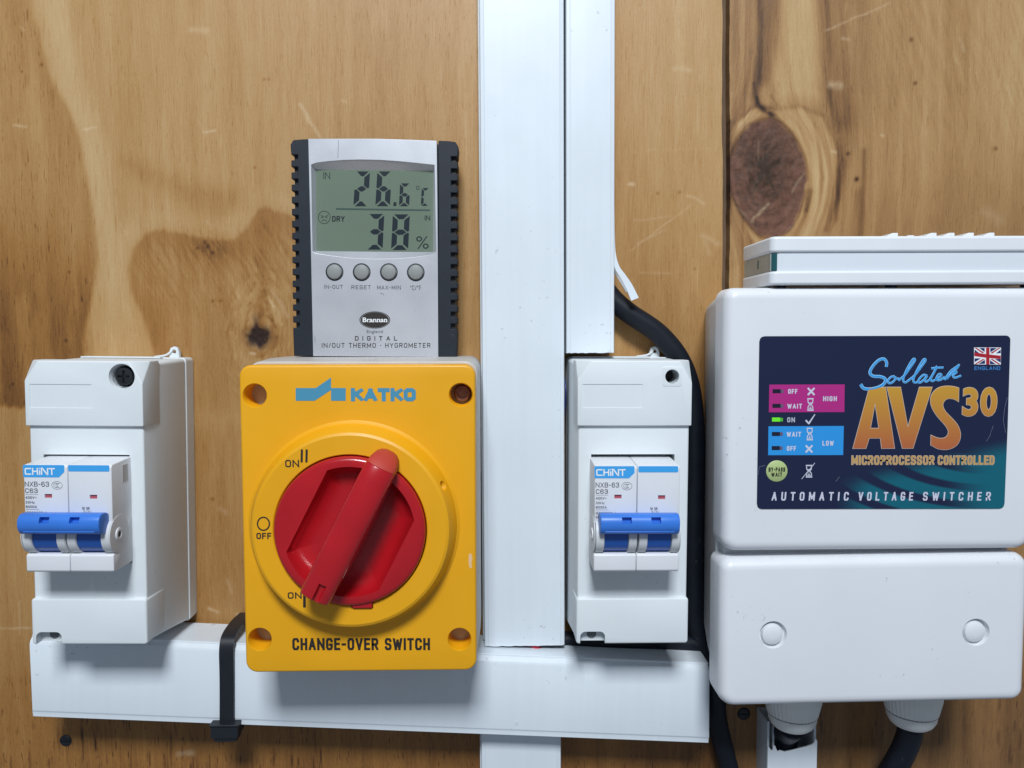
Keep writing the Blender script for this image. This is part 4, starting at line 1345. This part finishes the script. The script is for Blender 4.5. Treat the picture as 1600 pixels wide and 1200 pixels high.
# sloping reveal between the arched opening and the display
cxm = sum(p_[0] for p_ in win) / n
czm = sum(p_[1] for p_ in win) / n
lx0, lx1 = (lcd[0][0] + lcd[3][0]) / 2, (lcd[1][0] + lcd[2][0]) / 2
lz0, lz1 = (lcd[2][1] + lcd[3][1]) / 2, (lcd[0][1] + lcd[1][1]) / 2
inn = [(min(max(x, lx0), lx1), lz1 if z > czm else lz0) for x, z in win]
mb = MB().rings([[(cxm + (x - cxm) * 1.008, 24.9, czm + (z - czm) * 1.008) for x, z in win], [(x, 21.2, z) for x, z in inn]], False, False)
mb.build('display_bezel', 'silver', tm, angle=40)
lp_ = MB().loft([(rrect(lx0 - .4, lx1 + .4, lz0 - .4, lz1 + .4, .6), 19), (rrect(lx0 - .4, lx1 + .4, lz0 - .4, lz1 + .4, .6), 21.3)]).build('display', 'lcd', tm)
LF = Frame(TF.x, TF.z, 0.7, TF.crop, 21.3)


def seven(ch, x0, y0, x1, y1, wd, sl=0.0):
    """seven-segment digit traced in the crop: list of polygons"""
    segs = {'2': 'abged', '6': 'afgedc', '3': 'abgcd', '8': 'abcdefg', 'C': 'afed'}[ch]
    ym = (y0 + y1) / 2
    g_ = wd * .09
    w_ = wd
    sh = lambda y: sl * (y1 - y)
    P_ = {
        'a': [(x0 + g_ + w_ * .15, y0), (x1 - g_ - w_ * .15, y0), (x1 - w_ * 1.05, y0 + w_ * .82), (x0 + w_ * 1.05, y0 + w_ * .82)],
        'd': [(x0 + g_ + w_ * .15, y1), (x1 - g_ - w_ * .15, y1), (x1 - w_ * 1.05, y1 - w_ * .82), (x0 + w_ * 1.05, y1 - w_ * .82)],
        'g': [(x0 + w_ * .45, ym), (x0 + w_ * 1.05, ym - w_ * .45), (x1 - w_ * 1.05, ym - w_ * .45), (x1 - w_ * .45, ym), (x1 - w_ * 1.05, ym + w_ * .45), (x0 + w_ * 1.05, ym + w_ * .45)],
        'f': [(x0, y0 + w_ * .25), (x0 + w_ * .9, y0 + w_ * 1.0), (x0 + w_ * .9, ym - w_ * .55), (x0 + w_ * .3, ym - g_), (x0, ym - g_ * 2)],
        'b': [(x1, y0 + w_ * .25), (x1 - w_ * .9, y0 + w_ * 1.0), (x1 - w_ * .9, ym - w_ * .55), (x1 - w_ * .3, ym - g_), (x1, ym - g_ * 2)],
        'e': [(x0, y1 - w_ * .25), (x0 + w_ * .9, y1 - w_ * 1.0), (x0 + w_ * .9, ym + w_ * .55), (x0 + w_ * .3, ym + g_), (x0, ym + g_ * 2)],
        'c': [(x1, y1 - w_ * .25), (x1 - w_ * .9, y1 - w_ * 1.0), (x1 - w_ * .9, ym + w_ * .55), (x1 - w_ * .3, ym + g_), (x1, ym + g_ * 2)],
    }
    return [[(x + sh(y), y) for x, y in P_[s_]] for s_ in segs]


seg = MB()
for a in (('2', 386, 246, 458, 418, 29, .06), ('6', 494, 246, 566, 418, 29, .06), ('6', 611, 305, 661, 418, 19, .05), ('3', 450, 456, 530, 632, 29, .05), ('8', 572, 458, 656, 634, 29, .05),
          ('C', 719, 328, 756, 416, 14, .05)):
    for q in seven(*a):
        seg.flat(LF.pts(*q), 21.34)
seg.flat(LF.pts((584, 398), (599, 398), (598, 417), (583, 417)), 21.34)
seg.build('digits', 'lcd_ink', lp_)
ftext(LF, 'IN', (238, 250, 271, 284), .32, 'lcd_ink', lp_, lift=.05)
ftext(LF, 'DRY', (281, 466, 343, 494), .52, 'lcd_ink', lp_, lift=.05)
ftext(LF, 'IN', (738, 463, 765, 488), .36, 'lcd_ink', lp_, lift=.05)
ctext(LF, '%', (696, 566, 758, 628), 'lcd_ink', lp_, lift=.05, bold=-.006)
strokes('display_mark', LF, [[(300, 431), (765, 438)]], .85, 21.3, 'lcd_faint', lp_, .04)
strokes('display_mark', LF, [[(225, 462), (238, 470), (226, 476)], [(260, 462), (247, 470), (259, 476)], [(230, 492), (242, 484), (256, 492)]], .28, 21.3, 'lcd_ink', lp_, .04)
for q_ in (oo(242, 473, 29, 31), oo(704, 327, 7, 9)):
    strokes('display_mark', LF, [q_], .28, 21.3, 'lcd_ink', lp_, .04)
for i, (bx, by) in enumerate(((293, 742), (427, 743), (561, 743), (694, 744))):
    x, z = TF.at(bx, by)
    MB().lathe([(4.45, 24.9), (4.45, 25.15), (3.9, 25.2), (3.85, 24.5)], x, z, 40, True, False).build('button_well', 'black', tm)
    MB().lathe([(3.8, 24.0), (3.75, 25.7), (3.4, 26.3), (2.2, 26.7), (.6, 26.8)], x, z, 40).build('button', 'button', tm)
for string, bb in (('IN-OUT', (242, 806, 334, 825)), ('RESET', (376, 808, 472, 827)), ('MAX-MIN', (503, 809, 620, 829)), ("°C/°F", (667, 809, 720, 832))):
    ftext(TF, string, bb, .26, 'grey_ink', tm, gap=.42)
ov = oo(492, 979, 67, 36)[:-1]
em = plate('emblem', [TF.pts(*oo(492, 979, 76, 42)[:-1]), TF.pts(*oo(492, 979, 72, 39.5)[:-1])], 25.02, 25.1, 'black_ink', tm)
em2 = plate('emblem', [TF.pts(*oo(492, 979, 69.5, 38)[:-1])], 25.02, 25.1, 'black_ink', tm)
ctext(TF, 'Brannan', (432, 967, 553, 990), 'white_ink', em2, d=25.12, bold=.022)
sf = [[(434, 989), (447, 989)], [(461, 989), (470, 989)], [(479, 989), (490, 989)], [(497, 989), (510, 989)], [(515, 989), (528, 989)], [(540, 989), (554, 989)], [(434, 968), (442, 968)]]
strokes('lettering', TF, sf, .22, 25.12, 'white_ink', em2, .14)
ctext(TF, 'England', (452, 1029, 531, 1048), 'grey_ink', tm)
ftext(TF, 'DIGITAL', (394, 1059, 602, 1081), .38, 'black_ink', tm, gap=1.35)
ftext(TF, 'IN/OUT THERMO • HYGROMETER', (230, 1093, 766, 1116), .31, 'black_ink', tm, gap=.5)
strokes('scratch_mark', TF, [[(312, 92), (312, 120), (309, 180)], [(195, 1058), (197, 1090)], [(518, 846), (532, 850), (536, 858)]], .16, 25, 'grey_ink', tm, .1)

# ================================================================== VOLTAGE SWITCHER
AF = Frame(173, -172.5, 0, (1160, 500, 3.6364), 70.4)
av = thing('voltage_switcher', 'big white voltage switcher with a navy label and two blank screw caps', 'voltage switcher', AF)
lx = lambda xw: xw - AF.x
lz = lambda zw: zw - AF.z
MB().loft([(rrect(lx(113.8), lx(238), lz(-166), lz(18.5), (14, 14, 6, 6), 8), 0.05), (rrect(lx(107.2), lx(243), lz(-168), lz(20), (12, 12, 6, 6), 8), 34),
           (rrect(lx(104.9), lx(246.5), lz(-168.5), lz(21), (9, 9, 6, 6), 8), 54.6)]).build('back_housing', 'avsb', av, bevel=.8, limit=60)
R5 = 6.0


def cover(name, x0, x1, z0, z1, rr, tilt=0.0, d0=34):
    lv = []
    for inset, d in ((0.0, d0), (0.0, 64.5), (0.35, 66.6), (1.1, 68.2), (2.2, 69.3), (3.6, 69.9), (5.2, 70.0)):
        lv.append(([(x, z + tilt * (x - (x0 + x1) / 2)) for x, z in rrect(x0 + inset, x1 - inset, z0 + inset, z1 - inset, [max(q - inset * .8, .6) for q in rr], 8)], d))
    return MB().loft(lv).build(name, 'avs', av, angle=50)


uc = cover('upper_cover', lx(103.8), lx(248.2), lz(-99.6), lz(22.0), (6.5, 6.5, 5, 5), -.003, d0=54)
lc = cover('lower_cover', lx(103.2), lx(247.8), lz(-172.8), lz(-102.2), (7, 6, 6, 5), .006, d0=52)
MB().box(lx(107), lx(243), 50, 60, lz(-104), lz(-98)).build('seam_web', 'avsb', av)
for (px, py) in ((1208, 992), (1525, 988)):
    x, z = plane_mm(px, py, 70)
    x, z = lx(x), lz(z)
    cut(lc, MB().lathe([(5.9, 67.6), (6.3, 69.4), (6.8, 71)], x, z, 48), angle=50)
    MB().lathe([(5.2, 66), (5.1, 68.6), (4.7, 69.5), (3.6, 70.0), (1.5, 70.25)], x, z - .1, 48).build('screw_cap', 'avs', av)

# label
lab_o = AF.pts((128, 92), (1500, 88), (1512, 92), (1522, 104), (1523, 118), (1508, 600), (1490, 1040), (1486, 1058), (1476, 1068), (1460, 1072), (110, 1074), (96, 1070), (87, 1060), (83, 1042), (97, 122), (103, 104), (112, 96))
lm = mat('navy_label_print', (0.012, 0.018, 0.055), 0.3, spec=0.4)
N, L = lm.node_tree.nodes, lm.node_tree.links


def nd(op, a, b=None, c=None):
    n_ = N.new('ShaderNodeMath')
    n_.operation = op
    for i, q in enumerate((a, b, c)):
        if q is None:
            continue
        if hasattr(q, 'is_linked'):
            L.new(q, n_.inputs[i])
        else:
            n_.inputs[i].default_value = q
    return n_.outputs[0]


def smooth(v, a, b):
    n_ = N.new('ShaderNodeMapRange')
    n_.interpolation_type = 'SMOOTHSTEP'
    n_.inputs[1].default_value, n_.inputs[2].default_value = a, b
    L.new(v, n_.inputs[0])
    return n_.outputs[0]


sx = N.new('ShaderNodeSeparateXYZ')
L.new(N['Texture Coordinate'].outputs['Object'], sx.inputs[0])
X_, Z_ = nd('MULTIPLY', sx.outputs[0], 1000.0), nd('MULTIPLY', sx.outputs[2], 1000.0)
# swooshes: arcs round a point up and to the right, fanning towards the lower right
ccx, ccz = AF.at(1420, 600)
dx, dz = nd('SUBTRACT', X_, ccx), nd('SUBTRACT', Z_, ccz)
rr = nd('SQRT', nd('ADD', nd('MULTIPLY', nd('MULTIPLY', dx, dx), .25), nd('MULTIPLY', dz, dz)))
wv = nd('COSINE', nd('MULTIPLY', nd('SUBTRACT', rr, 262 * .0791), 2 * math.pi / 8.1))
wv = smooth(nd('MULTIPLY', wv, -1.0), -.72, .1)
fl_x = smooth(X_, AF.at(1130, 900)[0], AF.at(1430, 900)[0])
wv = nd('ADD', wv, nd('MULTIPLY', nd('SUBTRACT', 1.0, wv), fl_x))
z_up = AF.at(1400, 740)[1]
mask = smooth(nd('ADD', nd('MULTIPLY', Z_, -1.0), nd('MULTIPLY', X_, 0.22)), -z_up - 1.0 + .22 * AF.at(1400, 740)[0] - 3.5, -z_up + .22 * AF.at(1400, 740)[0] + 6)
mask2 = smooth(X_, AF.at(520, 900)[0], AF.at(760, 900)[0])
tealf = nd('MULTIPLY', nd('MULTIPLY', wv, mask), mask2)
mx = N.new('ShaderNodeMix')
mx.data_type = 'RGBA'
mx.inputs[6].default_value = (0.011, 0.017, 0.052, 1)
mx.inputs[7].default_value = (0.006, 0.115, 0.165, 1)
L.new(tealf, mx.inputs[0])
L.new(mx.outputs[2], N['Principled BSDF'].inputs['Base Color'])
label = plate('front_label', [lab_o], 70.02, 70.4, lm, av, bev=.05)

zt, zb = AF.at(800, 375)[1], AF.at(800, 738)[1]
gold_m = letters_mat(zb, zt)
L5 = Frame(AF.x, AF.z, 0, (1320, 510, 4.139), 70.4)
A_o = [(158, 397), (263, 393), (321, 788), (238, 789), (230, 722), (157, 722), (136, 789), (52, 789)]
A_h = [(195, 497), (220, 659), (165, 659)]
V_o = [(272, 393), (360, 393), (407, 652), (482, 393), (564, 393), (440, 788), (372, 788)]
S_o = [(737, 398), (735, 486), (705, 470), (672, 466), (647, 478), (634, 502), (638, 528), (655, 556), (690, 592), (725, 632), (745, 678), (746, 722), (728, 762), (695, 786), (650, 797), (600, 791), (556, 767),
       (557, 703), (590, 718), (625, 724), (652, 716), (667, 696), (666, 668), (645, 635), (610, 596), (577, 552), (557, 506), (555, 462), (572, 424), (605, 397), (650, 386), (700, 388)]
S_s = [(q.x, q.z) for q in smooth_path([(x, 0, y) for x, y in S_o[1:16]], 3)] + [(q.x, q.z) for q in smooth_path([(x, 0, y) for x, y in S_o[16:17]] * 2, 1)][:1] + \
      [(q.x, q.z) for q in smooth_path([(x, 0, y) for x, y in S_o[17:] + S_o[:1]], 3)]
outs = [[L5.at(*q) for q in A_o], [L5.at(*q) for q in A_h], [L5.at(*q) for q in V_o], [L5.at(*q) for q in S_s]]
plate('letter_outline', outs, 70.42, 70.46, 'gold_l', label, offset=.18)
plate('lettering', outs, 70.44, 70.54, gold_m, label, offset=-.04)
ctext(L5, '3', (758, 392, 864, 584), 'gold_l', label, bold=.056, lift=.06)
ctext(L5, '0', (874, 390, 987, 585), 'gold_l', label, bold=.056, lift=.06)
ctext(L5, '3', (761, 395, 861, 581), gold_m, label, bold=.042, lift=.12)
ctext(L5, '0', (877, 393, 984, 582), gold_m, label, bold=.042, lift=.12)
for a, b, st_ in ((42, 580, 'MICROPROCESSOR'), (600, 968, 'CONTROLLED')):
    ftext(L5, st_, (a, 834, b, 896), 1.0, 'gold_l', label, gap=.16, lift=.06)
    ftext(L5, st_, (a + 2, 836, b - 2, 894), .78, 'gold', label, gap=.27, lift=.10)
A5 = Frame(AF.x, AF.z, 0, AF.crop, 70.4)
for a, b, st_ in ((165, 605, 'AUTOMATIC'), (657, 971, 'VOLTAGE'), (1024, 1412, 'SWITCHER')):
    ftext(A5, st_, (a, 977, b, 1026), .72, 'pale_ink', label, gap=1.35, shear=.06)
# flowing script
scr = [
    [(268, 262), (270, 232), (250, 210), (215, 222), (178, 262), (162, 300), (185, 322), (230, 325), (262, 342), (252, 372), (215, 394), (165, 405), (122, 400), (102, 374)],
    [(322, 322), (298, 328), (280, 348), (284, 366), (304, 364), (324, 344), (325, 326), (332, 338), (350, 336)],
    [(345, 350), (384, 318), (428, 258), (452, 222), (450, 210), (436, 218), (404, 272), (380, 330), (380, 356), (394, 362), (408, 352)],
    [(408, 352), (450, 318), (496, 258), (520, 224), (518, 212), (504, 220), (472, 274), (446, 332), (444, 356), (458, 364), (474, 356)],
    [(532, 320), (510, 314), (486, 334), (474, 356), (486, 364), (510, 346), (532, 320), (518, 346), (526, 358), (546, 346)],
    [(546, 348), (575, 300), (596, 256), (572, 304), (556, 340), (566, 354), (586, 344)],
    [(558, 272), (590, 268), (638, 266)],
    [(586, 340), (612, 330), (624, 314), (610, 308), (594, 328), (596, 346), (618, 346), (646, 326)],
    [(644, 346), (684, 290), (728, 258), (738, 248), (722, 274), (684, 310), (658, 340)],
    [(672, 322), (706, 296), (722, 296), (700, 318), (712, 332), (752, 318)],
]
for m_, rad, dd in (('script_l', .50, 70.44), ('script', .34, 70.5)):
    b = MB()
    for j, ln in enumerate(scr):
        P = [(*[L5.at(*q)[0]], dd + j * .004, L5.at(*q)[1]) for q in ln]
        k = 1.3 if j == 0 else 1.0
        b.tube(P, (rad * k, rad * k * (.9 if j else 1.1)), 10, 6, squash=.12)
    b.build('script_lettering', m_, label, angle=60)

# flag
FL = lambda *q: A5.pts(*q)
plate('flag', [FL((1316, 156), (1469, 156), (1468, 254), (1316, 252))], 70.41, 70.44, 'white_ink', label)
fb = MB()
for t_ in ([(1345, 159), (1376, 159), (1376, 182)], [(1319, 168), (1319, 186), (1345, 188)], [(1408, 159), (1446, 159), (1408, 184)], [(1467, 168), (1467, 188), (1440, 190)],
           [(1319, 218), (1319, 240), (1354, 218)], [(1340, 249), (1378, 249), (1378, 226)], [(1406, 228), (1406, 251), (1440, 251)], [(1467, 222), (1467, 242), (1434, 222)]):
    fb.flat(FL(*t_), 70.47)
fb.build('flag_field', 'flag_blue', label)
fd = MB()
for t_ in ([(1318, 158), (1330, 158), (1374, 186), (1362, 188)], [(1467, 158), (1456, 158), (1408, 188), (1420, 190)], [(1318, 251), (1330, 251), (1378, 222), (1364, 222)], [(1467, 252), (1454, 252), (1408, 222), (1420, 221)]):
    fd.flat(FL(*t_), 70.475)
fd.flat(FL((1384, 157), (1403, 157), (1403, 253), (1384, 253)), 70.49)
fd.flat(FL((1317, 184), (1383.6, 194), (1383.6, 214), (1317, 205)), 70.49)
fd.flat(FL((1403.4, 196), (1467, 203), (1467, 222), (1403.4, 216)), 70.49)
fd.build('flag_cross', 'flag_red', label)
ftext(A5, 'ENGLAND', (1317, 263, 1464, 284), .32, 'eng', label, gap=.35)
# status table
plate('status_band', [FL((153, 367), (581, 366), (579, 523), (150, 524))], 70.41, 70.45, 'magenta', label)
plate('status_band', [FL((148, 604), (576, 602), (572, 767), (146, 768))], 70.41, 70.45, 'sky', label)
for (x0, y0, on) in ((171, 405, 0), (170, 488, 0), (168, 566, 1), (167, 648, 0), (166, 728, 0)):
    w0 = plate('status_lamp', [FL((x0, y0 - 12), (x0 + 46, y0 - 12), (x0 + 46, y0 + 11), (x0, y0 + 11))], 70.42, 70.5, 'led_on' if on else 'led_off', label)
    plate('lamp_end', [FL((x0 + 46.3, y0 - 10), (x0 + 62, y0 - 10), (x0 + 62, y0 + 10), (x0 + 46.3, y0 + 10))], 70.42, 70.5, 'led_on_d' if on else 'led_half', w0)
for st_, bb, m_ in (('OFF', (259, 392, 312, 419), 'pale_ink'), ('WAIT', (255, 476, 338, 503), 'pale_ink'), ('HIGH', (458, 433, 536, 461), 'pale_ink'), ('ON', (254, 553, 298, 581), 'dim_ink'),
                    ('WAIT', (251, 635, 333, 663), 'pale_ink'), ('OFF', (252, 716, 304, 743), 'pale_ink'), ('LOW', (454, 686, 518, 714), 'pale_ink')):
    ftext(A5, st_, bb, .46, m_, label, gap=.5)


def hourglass(cx, cy, k=1.0, slash=False):
    h, w_ = 36 * k, 18 * k
    b = MB()
    top = [(cx - w_, cy - h), (cx + w_, cy - h), (cx + w_, cy - h + 7), (cx - w_, cy - h + 7)]
    bot = [(cx - w_, cy + h), (cx + w_, cy + h), (cx + w_, cy + h - 7), (cx - w_, cy + h - 7)]
    b.flat(FL(*top), 70.5).flat(FL(*bot), 70.5)
    b.build('lettering', 'pale_ink', label)
    strokes('lettering', A5, [[(cx - w_ + 4, cy - h + 8), (cx - w_ + 5, cy - 12), (cx - 4, cy - 1), (cx - w_ + 5, cy + 12), (cx - w_ + 4, cy + h - 8)],
                              [(cx + w_ - 4, cy - h + 8), (cx + w_ - 5, cy - 12), (cx + 4, cy - 1), (cx + w_ - 5, cy + 12), (cx + w_ - 4, cy + h - 8)]], .42, 70.4, 'pale_ink', label)
    MB().flat(FL((cx - w_ + 7, cy - 12), (cx + w_ - 7, cy - 12), (cx + 2, cy - 3), (cx + 1, cy + 12), (cx + w_ - 7, cy + h - 9), (cx - w_ + 7, cy + h - 9), (cx - 1, cy + 12), (cx - 2, cy - 3)), 70.47).build('lettering', 'dim_ink', label)


hourglass(386, 480)
hourglass(382, 648)
hourglass(378, 859)
strokes('lettering', A5, [[(336, 903), (411, 812)]], .3, 70.4, 'pale_ink', label, .15)
for cx, cy in ((390, 406), (378, 732)):
    strokes('lettering', A5, [[(cx - 19, cy - 20), (cx + 19, cy + 20)], [(cx + 19, cy - 20), (cx - 19, cy + 20)]], .85, 70.4, 'pale_ink', label)
plate('lettering', [FL((356, 572), (363, 566), (376, 581), (411, 533), (413, 538), (380, 592), (374, 592))], 70.42, 70.5, 'pale_ink', label)
bx, bz = A5.at(195, 858)
bp = MB().lathe([(4.95, 70.3), (4.9, 70.55), (4.6, 70.75), (.5, 70.9)], bx, bz, 48).build('bypass_button', 'lime', label)
ftext(A5, 'BY-PASS', (149, 837, 243, 861), .36, 'black_ink', bp, d=70.9, gap=.4)
ftext(A5, 'WAIT', (164, 866, 226, 889), .36, 'black_ink', bp, d=70.9, gap=.4)
strokes('scratch_mark', A5, [[(530, 918), (552, 890)], [(1505, 440), (1490, 500), (1482, 570), (1495, 640)], [(1425, 600), (1405, 660), (1385, 690)], [(88, 880), (96, 835), (128, 826)]], .06, 70.4, 'dim_ink', label, .03)

# cable glands under it
for (gx_, top, seed) in ((155.7, -166, 1), (219.7, -166, 2)):
    gl = MB()
    n = 80
    rg = []
    for r0, z in ((14.6, lz(top)), (14.6, lz(-191.0)), (13.8, lz(-194.6)), (12.9, lz(-198.6))):
        rg.append([(lx(gx_) + (r0 + (.16 if i % 2 else -.12)) * math.cos(2 * math.pi * i / n), 24 + (r0 + (.16 if i % 2 else -.12)) * math.sin(2 * math.pi * i / n), z) for i in range(n)])
    gl.rings(rg)
    g = gl.build('cable_gland', 'gland', av, angle=12)
    MB().zlathe([(11.4, lz(-198.2)), (11.4, lz(-200.2))], lx(gx_), 24, 40).build('gland_slit', 'hole', g)
    MB().zlathe([(12.6, lz(-199.4)), (12.2, lz(-202.4)), (10.8, lz(-205.0)), (9.2, lz(-206.4)), (6.5, lz(-206.8))], lx(gx_), 24, 48).build('gland_dome', 'gland', g)

# ================================================================== WHITE UNIT STANDING ON THE SWITCHER
UF = Frame(187, 22.3)
un = thing('vented_unit', 'flat white plastic box with raised vent ribs, lying on top of the voltage switcher', 'plastic box', UF)
ux0, ux1 = 124 - 187, 256 - 187


def slab(name, z0, z1, m, i, bev, d1=70):
    o_ = rrect(ux0 + i, ux1 - i, 8, d1 - i, (2, 2, 4, 4))
    return MB().zprism(rrect(ux0 + i, ux1 - i, 30 + i, d1 - i, (1.5, 3.5, 3.5, 1.5) if 0 else (2.0, 2.0, 3.2, 3.2)), z0, z1).build(name, m, un, bevel=bev)


slab('lower_shell', 0.9, 7.0, 'unit', 0, 1.0)
slab('centre_strip', 6.9, 15.4, 'strip', 1.1, .1)
slab('upper_shell', 15.3, 22.6, 'unit', 0, 1.2)
MB().box(ux0 + .55, ux0 + 1.25, 31.5, 67.5, 7.3, 15.0).build('end_window', 'smoke', un)
MB().zprism([(ux0 + .5, 66.0), (ux0 + 1.2, 68.2), (ux0 + 2.4, 69.3), (ux0 + 3.0, 69.3), (ux0 + 3.0, 68), (ux0 + 1.6, 66)], 7.3, 15.0).build('tinted_corner', 'teal', un)
MB().box(ux0 + .42, ux0 + .56, 50.5, 52.3, 9.5, 13.5).build('tinted_mark', 'teal', un, bevel=.05)
for x in (ux0 + 8, ux0 + 60, ux1 - 8):
    MB().zlathe([(2.6, -.3), (2.6, 1.4)], x, 60, 20).build('foot', 'black', un)
    MB().zlathe([(2.6, -.3), (2.6, 1.4)], x, 42, 20).build('foot', 'black', un)
for px in (1390, 1415, 1450, 1478, 1508, 1540):
    x = plane_mm(px, 365, 60)[0] - 187
    hgt = 1.4 if px == 1415 else 2.5
    MB().rings([[(x - 4.6, d, 22.5), (x + 3.0, d, 22.5), (x + 3.0, d, 22.5 + hgt), (x + .6, d, 22.5 + hgt)] for d in (36, 62)]).build('vent_rib', 'unit', un, bevel=.3)

# ================================================================== CABLES AND WIRES
pc = MB().tube([(57, 7, 27), (63, 8, 19.5), (71, 9, 12.5), (86.8, 9, 1.5), (98.4, 9, -13.2), (104.4, 9, -32.1), (106.2, 9, -59.7), (106.4, 8, -112), (107.6, 8, -150), (111.6, 8, -172), (117.6, 8, -190),
                (120.6, 8, -212), (127, 8, -238), (136, 8, -270), (142, 8, -325)], 5.5, 20).build('power_cable', 'cable')
tag(pc, 'thick black cable curving from the torn trunking down behind the voltage switcher', 'cable', 'black power cables')
pc = MB().tube([(2, 8, -160), (25, 8, -163.5), (60, 9, -165.5), (90, 9, -166.0), (108.5, 9, -167.5)], 4.6, 16).build('power_cable', 'cable')
tag(pc, 'black cable lying in the gap between right breaker box and horizontal trunking', 'cable', 'black power cables')
pc = MB().tube([(155.7, 24, -207), (156, 18, -212), (157, 10.5, -219), (158.2, 9, -232), (158.5, 9, -256), (158.5, 9, -325)], 6.8, 22).build('power_cable', 'cable')
tag(pc, 'black cable going from the left gland into the torn small trunking', 'cable', 'black power cables')
pc = MB().tube([(219.7, 24, -206), (219.0, 23, -215), (216.5, 20, -227), (212, 15, -243), (206, 9, -268), (203, 8, -325)], 6.4, 22).build('power_cable', 'cable')
tag(pc, 'black cable hanging bare from the right gland, bending left', 'cable', 'black power cables')
wr = MB().tube([(16, 14, -161), (20, 17, -164.6), (25.5, 15, -168.5), (32, 9, -171.5)], 1.7, 12).build('wire', 'wire_red')
tag(wr, 'short red wire in the gap under the wide vertical trunking', 'wire')
wr = MB().tube([(35.6, 12, -20), (36.3, 16, -27), (36.2, 15, -33), (35.7, 12, -42)], .5, 12).build('wire', 'wire_blue')
tag(wr, 'thin blue wire between the wide trunking and right breaker box', 'wire')
